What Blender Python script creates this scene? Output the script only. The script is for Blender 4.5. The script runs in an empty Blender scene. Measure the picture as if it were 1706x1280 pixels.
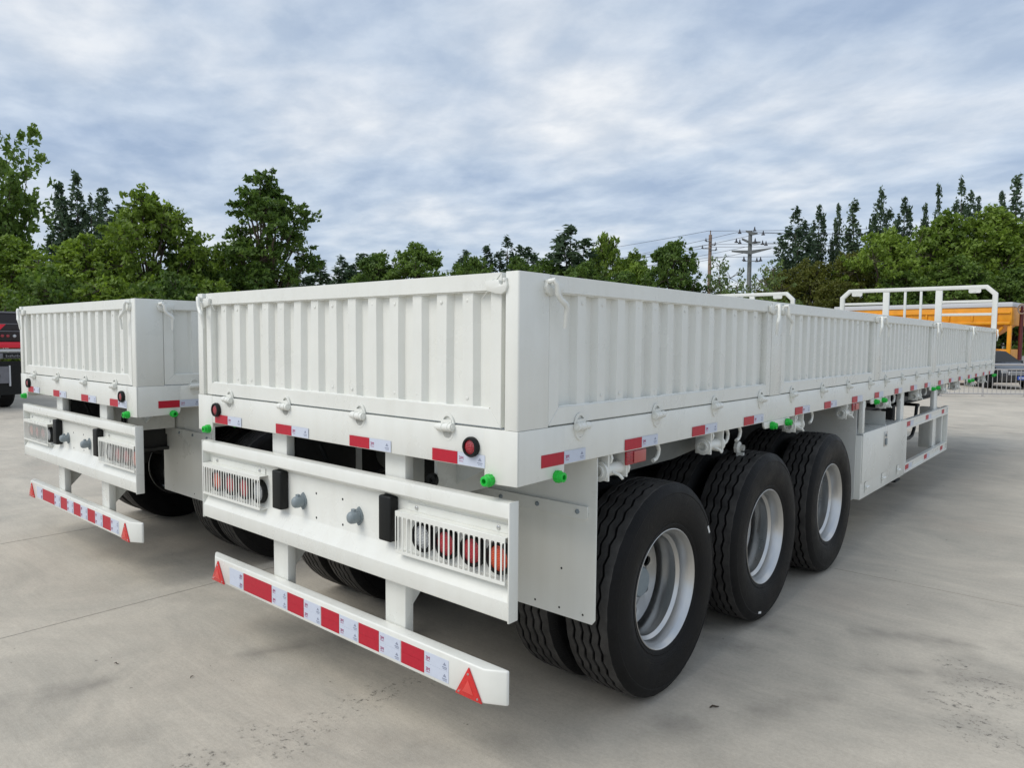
import bpy, bmesh, math, random
from mathutils import Vector, Matrix
random.seed(7)
S = bpy.context.scene
C = S.collection
R = math.radians

# ------------------------------------------------------------------ camera
cam_d = bpy.data.cameras.new('camera'); cam = bpy.data.objects.new('camera', cam_d); C.objects.link(cam)
_r = Vector((0.75755067, 0.65271639, 0.00884865)); _u = Vector((-0.04754641, 0.04165341, 0.99800017)); _f = Vector((-0.65104249, 0.75645641, -0.06258889))
M = Matrix.Identity(4)
for i in range(3):
    M[i][0] = _r[i]; M[i][1] = _u[i]; M[i][2] = -_f[i]
M[0][3], M[1][3], M[2][3] = 1.7013, -2.0106, 1.7695
cam.matrix_world = M
cam_d.sensor_fit = 'HORIZONTAL'; cam_d.sensor_width = 36.0; cam_d.lens = 36.0 * 1191.47 / 1706.0
cam_d.clip_start = 0.05; cam_d.clip_end = 3000
S.camera = cam

# ------------------------------------------------------------------ world
SUN_EL, SUN_AZ = R(48), math.atan2(-0.36, -0.93)
W = bpy.data.worlds.new('World'); S.world = W; W.use_nodes = True
nt = W.node_tree; nt.nodes.clear()
def N(t, **k):
    n = nt.nodes.new(t)
    for a, b in k.items(): setattr(n, a, b)
    return n
def LK(a, b): nt.links.new(a, b)
def vmath(op, a, b=None):
    n = N('ShaderNodeMath', operation=op)
    for i, v in enumerate((a, b)):
        if v is None: continue
        if isinstance(v, (int, float)): n.inputs[i].default_value = v
        else: LK(v, n.inputs[i])
    return n.outputs[0]
sky = N('ShaderNodeTexSky', sky_type='NISHITA'); sky.sun_disc = False; sky.sun_elevation = SUN_EL; sky.sun_rotation = SUN_AZ
sky.air_density = 1.0; sky.dust_density = 1.5; sky.ozone_density = 2.0
tc = N('ShaderNodeTexCoord'); sep = N('ShaderNodeSeparateXYZ'); LK(tc.outputs['Generated'], sep.inputs[0])
zz = vmath('ADD', vmath('MAXIMUM', sep.outputs[2], 0.0), 0.16)
cmb = N('ShaderNodeCombineXYZ'); LK(vmath('DIVIDE', sep.outputs[0], zz), cmb.inputs[0]); LK(vmath('DIVIDE', sep.outputs[1], zz), cmb.inputs[1])
mp = N('ShaderNodeMapping'); LK(cmb.outputs[0], mp.inputs[0]); mp.inputs['Rotation'].default_value = (0, 0, R(38)); mp.inputs['Scale'].default_value = (0.95, 1.15, 1); mp.inputs['Location'].default_value = (3.4, 1.9, 0)
n1 = N('ShaderNodeTexNoise'); n1.inputs['Scale'].default_value = 1.15; n1.inputs['Detail'].default_value = 9; n1.inputs['Roughness'].default_value = 0.53; n1.inputs['Distortion'].default_value = 0.1
n2 = N('ShaderNodeTexNoise'); n2.inputs['Scale'].default_value = 4.6; n2.inputs['Detail'].default_value = 8; n2.inputs['Roughness'].default_value = 0.6; n2.inputs['Distortion'].default_value = 0.15
LK(mp.outputs[0], n1.inputs['Vector']); LK(mp.outputs[0], n2.inputs['Vector'])
r1 = N('ShaderNodeValToRGB'); LK(n1.outputs['Fac'], r1.inputs[0])
e = r1.color_ramp.elements
e[0].position = 0.34; e[0].color = (4.0, 4.95, 6.5, 1); e[1].position = 0.66; e[1].color = (7.6, 7.95, 8.4, 1)
m_ = e.new(0.48); m_.color = (5.3, 6.15, 7.35, 1)
r2 = N('ShaderNodeValToRGB'); LK(n2.outputs['Fac'], r2.inputs[0])
e = r2.color_ramp.elements
e[0].position = 0.38; e[0].color = (0.92, 0.94, 0.96, 1); e[1].position = 0.66; e[1].color = (1.18, 1.15, 1.11, 1)
mul = N('ShaderNodeMixRGB', blend_type='MULTIPLY'); mul.inputs[0].default_value = 1.0
LK(r1.outputs[0], mul.inputs[1]); LK(r2.outputs[0], mul.inputs[2])
mixs = N('ShaderNodeMixRGB'); mixs.inputs[0].default_value = 0.86
LK(sky.outputs[0], mixs.inputs[1]); LK(mul.outputs[0], mixs.inputs[2])
bg = N('ShaderNodeBackground'); bg.inputs['Strength'].default_value = 0.082
LK(mixs.outputs[0], bg.inputs['Color'])
wo = N('ShaderNodeOutputWorld'); LK(bg.outputs[0], wo.inputs['Surface'])

# ------------------------------------------------------------------ sun, exposure
sd = bpy.data.lights.new('sun', 'SUN'); sd.energy = 1.5; sd.angle = R(38); sd.color = (1.0, 0.955, 0.88)
sun = bpy.data.objects.new('sun', sd); C.objects.link(sun)
sdir = Vector((math.sin(SUN_AZ) * math.cos(SUN_EL), math.cos(SUN_AZ) * math.cos(SUN_EL), math.sin(SUN_EL)))
sun.rotation_euler = (-sdir).to_track_quat('-Z', 'Y').to_euler(); sun.location = (0, 0, 30)
S.render.engine = 'CYCLES'
S.view_settings.view_transform = 'Standard'; S.view_settings.look = 'None'; S.view_settings.gamma = 1.0; S.view_settings.use_curve_mapping = False
S.view_settings.exposure = 0.42
try:
    S.cycles.max_bounces = 7; S.cycles.transparent_max_bounces = 8
except Exception: pass

# ------------------------------------------------------------------ materials
def mat(name, col, rough=0.5, metal=0.0, var=0.0, vscale=6.0, bump=0.0, bscale=40.0, spec=None, coat=0.0, rvar=0.0):
    m = bpy.data.materials.new(name); m.use_nodes = True
    t = m.node_tree; p = t.nodes['Principled BSDF']
    p.inputs['Base Color'].default_value = (*col, 1); p.inputs['Roughness'].default_value = rough; p.inputs['Metallic'].default_value = metal
    if spec is not None: p.inputs['Specular IOR Level'].default_value = spec
    if coat: p.inputs['Coat Weight'].default_value = coat; p.inputs['Coat Roughness'].default_value = 0.12
    if var or bump or rvar:
        g = t.nodes.new('ShaderNodeNewGeometry')
        n = t.nodes.new('ShaderNodeTexNoise'); n.inputs['Scale'].default_value = vscale; n.inputs['Detail'].default_value = 6; n.inputs['Roughness'].default_value = 0.6
        t.links.new(g.outputs['Position'], n.inputs['Vector'])
    if var:
        r = t.nodes.new('ShaderNodeValToRGB'); t.links.new(n.outputs['Fac'], r.inputs[0])
        r.color_ramp.elements[0].position = 0.3; r.color_ramp.elements[1].position = 0.72
        r.color_ramp.elements[0].color = (*[c * (1 - var) for c in col], 1); r.color_ramp.elements[1].color = (*[min(1, c * (1 + var)) for c in col], 1)
        t.links.new(r.outputs[0], p.inputs['Base Color'])
    if rvar:
        mr = t.nodes.new('ShaderNodeMapRange'); t.links.new(n.outputs['Fac'], mr.inputs[0])
        mr.inputs[1].default_value = 0.3; mr.inputs[2].default_value = 0.7; mr.inputs[3].default_value = rough - rvar; mr.inputs[4].default_value = rough + rvar
        t.links.new(mr.outputs[0], p.inputs['Roughness'])
    if bump:
        n3 = t.nodes.new('ShaderNodeTexNoise'); n3.inputs['Scale'].default_value = bscale; n3.inputs['Detail'].default_value = 3
        t.links.new(g.outputs['Position'], n3.inputs['Vector'])
        b = t.nodes.new('ShaderNodeBump'); b.inputs['Strength'].default_value = bump; b.inputs['Distance'].default_value = 0.01
        t.links.new(n3.outputs['Fac'], b.inputs['Height']); t.links.new(b.outputs[0], p.inputs['Normal'])
    return m
def paint_mat():
    """white sheet-metal enamel: faint run marks, dust and panel waviness"""
    m = mat('white_paint', (0.765, 0.772, 0.728), 0.30, var=0.035, vscale=2.2, rvar=0.07)
    t = m.node_tree; p = t.nodes['Principled BSDF']
    g = [n for n in t.nodes if n.type == 'NEW_GEOMETRY'][0]
    mpn = t.nodes.new('ShaderNodeMapping'); mpn.inputs['Scale'].default_value = (16, 16, 1.6); t.links.new(g.outputs['Position'], mpn.inputs[0])
    ns = t.nodes.new('ShaderNodeTexNoise'); ns.inputs['Scale'].default_value = 1.0; ns.inputs['Detail'].default_value = 6; t.links.new(mpn.outputs[0], ns.inputs['Vector'])
    rs = t.nodes.new('ShaderNodeValToRGB'); t.links.new(ns.outputs['Fac'], rs.inputs[0])
    rs.color_ramp.elements[0].position = 0.25; rs.color_ramp.elements[0].color = (0.965, 0.96, 0.95, 1); rs.color_ramp.elements[1].position = 0.6; rs.color_ramp.elements[1].color = (1, 1, 1, 1)
    mx = t.nodes.new('ShaderNodeMixRGB'); mx.blend_type = 'MULTIPLY'; mx.inputs[0].default_value = 1.0
    src = p.inputs['Base Color'].links[0].from_socket
    t.links.new(src, mx.inputs[1]); t.links.new(rs.outputs[0], mx.inputs[2]); t.links.new(mx.outputs[0], p.inputs['Base Color'])
    nb = t.nodes.new('ShaderNodeTexNoise'); nb.inputs['Scale'].default_value = 9.0; nb.inputs['Detail'].default_value = 3; t.links.new(g.outputs['Position'], nb.inputs['Vector'])
    nb2 = t.nodes.new('ShaderNodeTexNoise'); nb2.inputs['Scale'].default_value = 130.0; nb2.inputs['Detail'].default_value = 2; t.links.new(g.outputs['Position'], nb2.inputs['Vector'])
    b = t.nodes.new('ShaderNodeBump'); b.inputs['Strength'].default_value = 0.2; b.inputs['Distance'].default_value = 0.012; t.links.new(nb.outputs['Fac'], b.inputs['Height'])
    b2 = t.nodes.new('ShaderNodeBump'); b2.inputs['Strength'].default_value = 0.05; b2.inputs['Distance'].default_value = 0.003; t.links.new(nb2.outputs['Fac'], b2.inputs['Height']); t.links.new(b.outputs[0], b2.inputs['Normal'])
    t.links.new(b2.outputs[0], p.inputs['Normal'])
    return m
WHITE = paint_mat()
def tyre_relief(m):
    """fine mould lines on the sidewall and sipes on the shoulder, in the tyre's own frame"""
    t = m.node_tree; L = t.links.new; p = t.nodes['Principled BSDF']
    tc_ = t.nodes.new('ShaderNodeTexCoord'); sp = t.nodes.new('ShaderNodeSeparateXYZ'); L(tc_.outputs['Object'], sp.inputs[0])
    def mth(op, a, b=None, c=None):
        n = t.nodes.new('ShaderNodeMath'); n.operation = op
        for i, v in enumerate((a, b, c)):
            if v is None: continue
            if isinstance(v, (int, float)): n.inputs[i].default_value = v
            else: L(v, n.inputs[i])
        return n.outputs[0]
    y, z = sp.outputs[1], sp.outputs[2]
    r = mth('SQRT', mth('ADD', mth('MULTIPLY', y, y), mth('MULTIPLY', z, z))); ang = mth('ARCTAN2', z, y)
    def band(a, b): return mth('MULTIPLY', mth('GREATER_THAN', r, a), mth('LESS_THAN', r, b))
    sipe = mth('MULTIPLY', mth('GREATER_THAN', mth('SINE', mth('MULTIPLY', ang, 92)), 0.72), band(0.496, 0.5285))
    ring = mth('MULTIPLY', mth('GREATER_THAN', mth('SINE', mth('MULTIPLY', r, 520)), 0.75), band(0.325, 0.372))
    # blocks of small raised marks round the sidewall
    letters = mth('MULTIPLY', mth('MULTIPLY', mth('GREATER_THAN', mth('SINE', mth('MULTIPLY', ang, 128)), 0.1), mth('GREATER_THAN', mth('SINE', mth('MULTIPLY_ADD', ang, 4, 0.6)), 0.45)), band(0.425, 0.445))
    h = mth('ADD', mth('MULTIPLY', sipe, -1.0), mth('ADD', mth('MULTIPLY', ring, 0.35), mth('MULTIPLY', letters, 0.4)))
    old = p.inputs['Normal'].links[0].from_socket
    b = t.nodes.new('ShaderNodeBump'); b.inputs['Strength'].default_value = 0.9; b.inputs['Distance'].default_value = 0.004; L(h, b.inputs['Height']); L(old, b.inputs['Normal']); L(b.outputs[0], p.inputs['Normal'])
    # grey yard dust on the tread face
    src = p.inputs['Base Color'].links[0].from_socket
    mx = t.nodes.new('ShaderNodeMixRGB'); mx.inputs[2].default_value = (0.085, 0.081, 0.076, 1); L(src, mx.inputs[1])
    n = t.nodes.new('ShaderNodeTexNoise'); n.inputs['Scale'].default_value = 14; n.inputs['Detail'].default_value = 6; L(tc_.outputs['Object'], n.inputs['Vector'])
    L(mth('MULTIPLY', mth('GREATER_THAN', r, 0.5265), mth('MULTIPLY', n.outputs['Fac'], 1.25)), mx.inputs[0]); L(mx.outputs[0], p.inputs['Base Color'])
def lens_dots(m, col, scale=150):
    t = m.node_tree; p = t.nodes['Principled BSDF']
    tc_ = t.nodes.new('ShaderNodeTexCoord'); v = t.nodes.new('ShaderNodeTexVoronoi'); v.inputs['Scale'].default_value = scale; v.inputs['Randomness'].default_value = 0.15
    t.links.new(tc_.outputs['Object'], v.inputs['Vector'])
    r = t.nodes.new('ShaderNodeValToRGB'); t.links.new(v.outputs['Distance'], r.inputs[0])
    r.color_ramp.elements[0].position = 0.25; r.color_ramp.elements[0].color = (*[min(1, c * 1.7 + 0.03) for c in col], 1); r.color_ramp.elements[1].position = 0.55; r.color_ramp.elements[1].color = (*[c * 0.55 for c in col], 1)
    t.links.new(r.outputs[0], p.inputs['Base Color'])
RUBBER = mat('tyre_rubber', (0.0095, 0.0094, 0.0097), 0.5, spec=0.14, var=0.35, vscale=9, bump=0.25, bscale=160, rvar=0.1)
RIMM = mat('silver_rim', (0.58, 0.58, 0.57), 0.3, metal=0.92, var=0.035, vscale=5, rvar=0.03)
DARK = mat('chassis_black', (0.022, 0.023, 0.023), 0.6, var=0.4, vscale=5, bump=0.2)
CHGREY = mat('chassis_grey', (0.10, 0.108, 0.10), 0.55, var=0.25, vscale=4)
BLACKP = mat('black_plastic', (0.006, 0.007, 0.007), 0.5, spec=0.3)
tyre_relief(RUBBER)
REDT = mat('red_reflective_tape', (0.46, 0.010, 0.030), 0.4, var=0.08, vscale=60, spec=0.4)
WHTT = mat('white_reflective_tape', (0.58, 0.63, 0.74), 0.38, var=0.03, vscale=50)
PRINTR = mat('red_print', (0.35, 0.02, 0.12), 0.5); PRINTG = mat('grey_print', (0.27, 0.30, 0.39), 0.5)
LENSR = mat('red_lens', (0.42, 0.006, 0.02), 0.14, var=0.35, vscale=120, bump=0.5, bscale=220, coat=0.6)
LENSO = mat('orange_lens', (0.75, 0.07, 0.015), 0.14, var=0.3, vscale=120, bump=0.5, bscale=220, coat=0.6)
LENSW = mat('clear_lens', (0.50, 0.52, 0.54), 0.12, var=0.4, vscale=140, bump=0.8, bscale=240, coat=0.6)
lens_dots(LENSR, (0.42, 0.006, 0.02)); lens_dots(LENSO, (0.75, 0.07, 0.015)); lens_dots(LENSW, (0.50, 0.52, 0.54))
TRI = mat('red_reflector', (0.62, 0.012, 0.012), 0.22, var=0.15, vscale=80, bump=0.3, bscale=300, coat=0.5)
TRI2 = mat('red_reflector_centre', (0.72, 0.07, 0.06), 0.3, bump=0.3, bscale=300)
GREEN = mat('green_cap', (0.008, 0.50, 0.045), 0.38)
SOCK = mat('grey_socket', (0.22, 0.26, 0.28), 0.5, var=0.1, vscale=30)
STEEL = mat('bright_steel', (0.55, 0.55, 0.54), 0.32, metal=0.9)
STAIN = mat('stainless_fence', (0.50, 0.48, 0.47), 0.4, metal=0.6, var=0.1, vscale=8)
CONCP = mat('pole_concrete', (0.19, 0.20, 0.195), 0.85, var=0.15, vscale=4)
WOODP = mat('pole_brown', (0.28, 0.20, 0.15), 0.85, var=0.15, vscale=4)
INSUL = mat('insulator_dark', (0.03, 0.03, 0.035), 0.3)
YEL = mat('yellow_paint', (0.74, 0.30, 0.006), 0.4, var=0.12, vscale=3)
MAROON = mat('maroon_paint', (0.09, 0.010, 0.012), 0.45, var=0.2, vscale=5)
TREDP = mat('truck_red', (0.72, 0.015, 0.04), 0.35); TBLK = mat('truck_black', (0.014, 0.010, 0.012), 0.35, var=0.2); TGREY = mat('truck_grey', (0.17, 0.17, 0.19), 0.45, var=0.15); TSILV = mat('truck_silver', (0.55, 0.56, 0.58), 0.4)
CARP = mat('car_dark_paint', (0.010, 0.011, 0.014), 0.2, coat=0.6); GLASS = mat('car_glass', (0.01, 0.012, 0.014), 0.12, spec=0.25); PLATEB = mat('plate_blue', (0.03, 0.09, 0.42), 0.4)
WALLW = mat('wall_white', (0.62, 0.62, 0.58), 0.8, var=0.08, vscale=1.5); ROOFG = mat('roof_grey', (0.2, 0.22, 0.24), 0.7)
BARK = mat('bark', (0.075, 0.058, 0.042), 0.9, var=0.35, vscale=5, bump=0.6, bscale=18)
TWIG = mat('twig_brown', (0.05, 0.035, 0.022), 0.9)

def leaf_mat(name, dark, light, trans=0.35):
    m = bpy.data.materials.new(name); m.use_nodes = True
    t = m.node_tree; t.nodes.clear()
    g = t.nodes.new('ShaderNodeNewGeometry'); oi = t.nodes.new('ShaderNodeObjectInfo')
    n = t.nodes.new('ShaderNodeTexNoise'); n.inputs['Scale'].default_value = 0.7; n.inputs['Detail'].default_value = 2
    t.links.new(g.outputs['Position'], n.inputs['Vector'])
    a = t.nodes.new('ShaderNodeMath'); a.operation = 'MULTIPLY'; a.inputs[1].default_value = 0.42; t.links.new(g.outputs['Random Per Island'], a.inputs[0])
    b = t.nodes.new('ShaderNodeMath'); b.operation = 'MULTIPLY_ADD'; b.inputs[1].default_value = 0.75; t.links.new(n.outputs['Fac'], b.inputs[0]); t.links.new(a.outputs[0], b.inputs[2])
    c = t.nodes.new('ShaderNodeMath'); c.operation = 'MULTIPLY_ADD'; c.inputs[1].default_value = 0.22; t.links.new(oi.outputs['Random'], c.inputs[0]); t.links.new(b.outputs[0], c.inputs[2])
    r = t.nodes.new('ShaderNodeValToRGB'); r.color_ramp.elements[0].position = 0.3; r.color_ramp.elements[1].position = 1.0
    r.color_ramp.elements[0].color = (*dark, 1); r.color_ramp.elements[1].color = (*light, 1); t.links.new(c.outputs[0], r.inputs[0])
    d = t.nodes.new('ShaderNodeBsdfPrincipled'); d.inputs['Roughness'].default_value = 0.5; d.inputs['Specular IOR Level'].default_value = 0.3; t.links.new(r.outputs[0], d.inputs['Base Color'])
    tr = t.nodes.new('ShaderNodeBsdfTranslucent'); hs = t.nodes.new('ShaderNodeHueSaturation'); hs.inputs['Value'].default_value = 1.3; hs.inputs['Saturation'].default_value = 1.1
    t.links.new(r.outputs[0], hs.inputs['Color']); t.links.new(hs.outputs[0], tr.inputs['Color'])
    mx = t.nodes.new('ShaderNodeMixShader'); mx.inputs[0].default_value = trans; t.links.new(d.outputs[0], mx.inputs[1]); t.links.new(tr.outputs[0], mx.inputs[2])
    o = t.nodes.new('ShaderNodeOutputMaterial'); t.links.new(mx.outputs[0], o.inputs['Surface'])
    return m
LEAF_G = leaf_mat('leaf_green', (0.066, 0.120, 0.019), (0.25, 0.35, 0.06))
LEAF_D = leaf_mat('leaf_deep', (0.042, 0.088, 0.019), (0.165, 0.25, 0.052))
LEAF_P = leaf_mat('leaf_poplar', (0.032, 0.062, 0.036), (0.105, 0.155, 0.082), 0.35)
LEAF_O = leaf_mat('leaf_olive', (0.062, 0.078, 0.015), (0.18, 0.19, 0.04))
LEAF_S = leaf_mat('leaf_pale', (0.05, 0.09, 0.025), (0.19, 0.26, 0.09), 0.4)

def concrete():
    m = bpy.data.materials.new('concrete_yard'); m.use_nodes = True
    t = m.node_tree; p = t.nodes['Principled BSDF']; L = t.links.new
    g = t.nodes.new('ShaderNodeNewGeometry'); pos = g.outputs['Position']
    def noise(scale, detail=6, rough=0.6, vec=None, dist=0.0):
        n = t.nodes.new('ShaderNodeTexNoise'); n.inputs['Scale'].default_value = scale; n.inputs['Detail'].default_value = detail; n.inputs['Roughness'].default_value = rough; n.inputs['Distortion'].default_value = dist
        L(vec or pos, n.inputs['Vector']); return n.outputs['Fac']
    def ramp(f, a, ca, b, cb):
        r = t.nodes.new('ShaderNodeValToRGB'); r.color_ramp.elements[0].position = a; r.color_ramp.elements[0].color = (*ca, 1); r.color_ramp.elements[1].position = b; r.color_ramp.elements[1].color = (*cb, 1); L(f, r.inputs[0]); return r.outputs[0]
    def mixc(a, b, f=1.0, mode='MULTIPLY'):
        x = t.nodes.new('ShaderNodeMixRGB'); x.blend_type = mode
        if isinstance(f, float): x.inputs[0].default_value = f
        else: L(f, x.inputs[0])
        if isinstance(a, tuple): x.inputs[1].default_value = (*a, 1)
        else: L(a, x.inputs[1])
        if isinstance(b, tuple): x.inputs[2].default_value = (*b, 1)
        else: L(b, x.inputs[2])
        return x.outputs[0]
    def mth(op, a, b=None, c=None):
        n = t.nodes.new('ShaderNodeMath'); n.operation = op
        for i, v in enumerate((a, b, c)):
            if v is None: continue
            if isinstance(v, (int, float)): n.inputs[i].default_value = v
            else: L(v, n.inputs[i])
        return n.outputs[0]
    def vmap(sc, rot=0):
        v = t.nodes.new('ShaderNodeMapping'); v.inputs['Scale'].default_value = sc; v.inputs['Rotation'].default_value = (0, 0, rot); L(pos, v.inputs[0]); return v.outputs[0]
    base = ramp(noise(0.35, 5, 0.55), 0.3, (0.475, 0.442, 0.388), 0.7, (0.560, 0.522, 0.456))
    base = mixc(base, ramp(noise(2.2, 8, 0.65, dist=0.4), 0.28, (0.90, 0.895, 0.885), 0.62, (1.03, 1.025, 1.01)))
    # broom finish, streaks across the slabs
    base = mixc(base, ramp(noise(1.0, 7, 0.7, vmap((2.2, 26, 1), R(-8))), 0.3, (0.94, 0.937, 0.93), 0.68, (1.03, 1.03, 1.025)))
    base = mixc(base, ramp(noise(0.75, 7, 0.7, vmap((1, 1.6, 1), 0.7), 0.8), 0.34, (0.84, 0.845, 0.845), 0.60, (1.06, 1.05, 1.035)))
    base = mixc(base, ramp(noise(55, 4, 0.7), 0.3, (0.90, 0.89, 0.88), 0.6, (1.03, 1.03, 1.03)))
    base = mixc(base, ramp(noise(320, 2, 0.6), 0.28, (0.84, 0.83, 0.82), 0.5, (1.02, 1.02, 1.02)))
    # reddish rust-dust drifts
    base = mixc(base, (0.46, 0.37, 0.30), mth('MULTIPLY', ramp(noise(0.9, 5, 0.6, vmap((1, 1, 1), 1.0)), 0.55, (0, 0, 0), 0.8, (1, 1, 1)), 0.35), 'MIX')
    # long tyre scuffs
    def scuff(cx, cy, rad, wid, lo, amt):
        sx = t.nodes.new('ShaderNodeSeparateXYZ'); L(pos, sx.inputs[0])
        dx = mth('SUBTRACT', sx.outputs[0], cx); dy = mth('SUBTRACT', sx.outputs[1], cy)
        dist = mth('SQRT', mth('ADD', mth('MULTIPLY', dx, dx), mth('MULTIPLY', dy, dy)))
        ring = mth('ABSOLUTE', mth('SUBTRACT', dist, rad))
        ring = mth('ADD', ring, mth('MULTIPLY', mth('SUBTRACT', noise(2.0, 4), 0.5), 0.10))
        mask = mth('SUBTRACT', 1.0, mth('DIVIDE', mth('MAXIMUM', ring, 0.0), wid)); mask = mth('MAXIMUM', mask, 0.0)
        pat = ramp(noise(1.3, 4, 0.6, vmap((1, 1, 1), lo)), 0.47, (0, 0, 0), 0.66, (1, 1, 1))
        return mth('MINIMUM', mth('MULTIPLY', mth('MULTIPLY', mask, pat), amt), 0.75)
    for a in ((3.0, -2.2, 5.4, 0.16, 0.3, 0.75), (-7.5, 6.5, 9.5, 0.2, 1.7, 0.6), (-2.0, 8.5, 6.9, 0.14, 0.9, 0.7), (3.5, 9.5, 7.9, 0.22, 2.2, 0.6)):
        base = mixc(base, (0.17, 0.158, 0.142), scuff(*a), 'MIX')
    # crumbly black tar prints beside the nearest trailer and on the right
    spots = None
    for (x, y, r) in ((-1.205, -0.40, 0.09), (-1.01, -0.36, 0.16), (-1.03, -0.16, 0.13), (-1.04, 0.06, 0.14), (-1.05, 0.22, 0.13), (-1.0, 0.42, 0.12), (-0.85, 0.62, 0.12), (-0.62, 0.62, 0.1), (1.25, 2.28, 0.24), (1.28, 1.8, 0.22), (1.12, 2.0, 0.16), (1.05, 2.5, 0.12), (-1.15, -0.68, 0.14), (-1.0, -0.62, 0.1)):
        vd = t.nodes.new('ShaderNodeVectorMath'); vd.operation = 'DISTANCE'; vd.inputs[1].default_value = (x, y, 0); L(pos, vd.inputs[0])
        k = mth('MAXIMUM', mth('SUBTRACT', 1.0, mth('DIVIDE', vd.outputs['Value'], r)), 0.0)
        spots = k if spots is None else mth('MAXIMUM', spots, k)
    crumbs = ramp(noise(24, 8, 0.78), 0.535, (0, 0, 0), 0.63, (1, 1, 1))
    spotm = mth('MULTIPLY', mth('MINIMUM', mth('MULTIPLY', spots, 2.2), 1.0), crumbs)
    base = mixc(base, (0.07, 0.066, 0.06), mth('MULTIPLY', spotm, 0.9), 'MIX')
    # small scattered dirt flecks
    fl = ramp(noise(16, 3, 0.5), 0.735, (0, 0, 0), 0.755, (1, 1, 1))
    base = mixc(base, (0.11, 0.10, 0.09), mth('MULTIPLY', fl, 0.6), 'MIX')
    L(base, p.inputs['Base Color']); p.inputs['Roughness'].default_value = 0.82; p.inputs['Specular IOR Level'].default_value = 0.3
    b = t.nodes.new('ShaderNodeBump'); b.inputs['Strength'].default_value = 0.35; b.inputs['Distance'].default_value = 0.004
    L(mth('ADD', noise(140, 4), mth('MULTIPLY', noise(1.0, 6, 0.7, vmap((3, 50, 1), R(-8))), 1.0)), b.inputs['Height']); L(b.outputs[0], p.inputs['Normal'])
    return m
CONC = concrete()

# ------------------------------------------------------------------ mesh helpers
class MB:
    def __init__(s): s.v = []; s.f = []; s.m = []
    def _add(s, vs, fs, mi=0):
        o = len(s.v); s.v += [tuple(v) for v in vs]; s.f += [tuple(o + i for i in f) for f in fs]; s.m += [mi] * len(fs)
        return s
    def box(s, x0, x1, y0, y1, z0, z1, mi=0):
        v = [(x, y, z) for z in (z0, z1) for y in (y0, y1) for x in (x0, x1)]
        return s._add(v, [(0, 2, 3, 1), (4, 5, 7, 6), (0, 1, 5, 4), (2, 6, 7, 3), (0, 4, 6, 2), (1, 3, 7, 5)], mi)
    def prism(s, pts, ax, a, b, mi=0):
        n = len(pts)
        def P(p, c): return (c, p[0], p[1]) if ax == 'x' else ((p[0], c, p[1]) if ax == 'y' else (p[0], p[1], c))
        v = [P(p, a) for p in pts] + [P(p, b) for p in pts]
        f = [tuple(range(n - 1, -1, -1)), tuple(range(n, 2 * n))] + [(i, (i + 1) % n, n + (i + 1) % n, n + i) for i in range(n)]
        return s._add(v, f, mi)
    def tube(s, path, r, n=8, caps=True, mi=0):
        path = [Vector(p) for p in path]; k = len(path); rs = r if isinstance(r, (list, tuple)) else [r] * k
        v = []; up = None
        for i, p in enumerate(path):
            d = (path[min(i + 1, k - 1)] - path[max(i - 1, 0)]).normalized()
            if up is None:
                up = Vector((0, 0, 1)) if abs(d.z) < 0.9 else Vector((1, 0, 0))
            x = d.cross(up).normalized(); up = x.cross(d).normalized()
            for j in range(n):
                a = 2 * math.pi * j / n; v.append(p + (x * math.cos(a) + up * math.sin(a)) * rs[i])
        f = [(i * n + j, i * n + (j + 1) % n, (i + 1) * n + (j + 1) % n, (i + 1) * n + j) for i in range(k - 1) for j in range(n)]
        if caps: f += [tuple(range(n - 1, -1, -1)), tuple((k - 1) * n + j for j in range(n))]
        return s._add(v, f, mi)
    def cyl(s, p, q, r, r2=None, n=16, mi=0): return s.tube([p, q], [r, r if r2 is None else r2], n, True, mi)
    def lathe(s, prof, ax='x', c=(0, 0, 0), n=32, closed=False, mi=0):
        v = []; k = len(prof)
        for j in range(n):
            t = 2 * math.pi * j / n; cs, sn = math.cos(t), math.sin(t)
            for a, r in prof:
                q = (a, r * cs, r * sn) if ax == 'x' else ((r * cs, a, r * sn) if ax == 'y' else (r * cs, r * sn, a))
                v.append((q[0] + c[0], q[1] + c[1], q[2] + c[2]))
        f = []
        for j in range(n):
            j2 = (j + 1) % n
            for i in range(k if closed else k - 1):
                i2 = (i + 1) % k; f.append((j * k + i, j * k + i2, j2 * k + i2, j2 * k + i))
        return s._add(v, f, mi)
    def mesh(s, name, mats, bevel=0.0, seg=2, angle=38, smooth=True):
        me = bpy.data.meshes.new(name); bm = bmesh.new()
        vs = [bm.verts.new(v) for v in s.v]
        for f, mi in zip(s.f, s.m):
            try: fc = bm.faces.new([vs[i] for i in f]); fc.material_index = mi
            except ValueError: pass
        bmesh.ops.recalc_face_normals(bm, faces=bm.faces)
        if bevel:
            es = [e for e in bm.edges if len(e.link_faces) == 2 and e.calc_face_angle(0) > 0.5]
            bmesh.ops.bevel(bm, geom=es, offset=bevel, segments=seg, profile=0.5, affect='EDGES', clamp_overlap=True)
        bm.to_mesh(me); bm.free()
        for m in (mats if isinstance(mats, (list, tuple)) else [mats]): me.materials.append(m)
        if smooth:
            me.polygons.foreach_set('use_smooth', [True] * len(me.polygons)); me.set_sharp_from_angle(angle=R(angle))
        return me
def add(name, me, parent=None, loc=(0, 0, 0), rot=(0, 0, 0), sc=(1, 1, 1)):
    o = bpy.data.objects.new(name, me); C.objects.link(o); o.parent = parent; o.location = loc; o.rotation_euler = rot; o.scale = sc
    return o
def tag(o, label, cat, group=None):
    o['label'] = label; o['category'] = cat
    if group: o['group'] = group
    return o
def thing(name, label, cat, loc=(0, 0, 0), rz=0, group=None): return tag(add(name, None, None, loc, (0, 0, rz)), label, cat, group)
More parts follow.
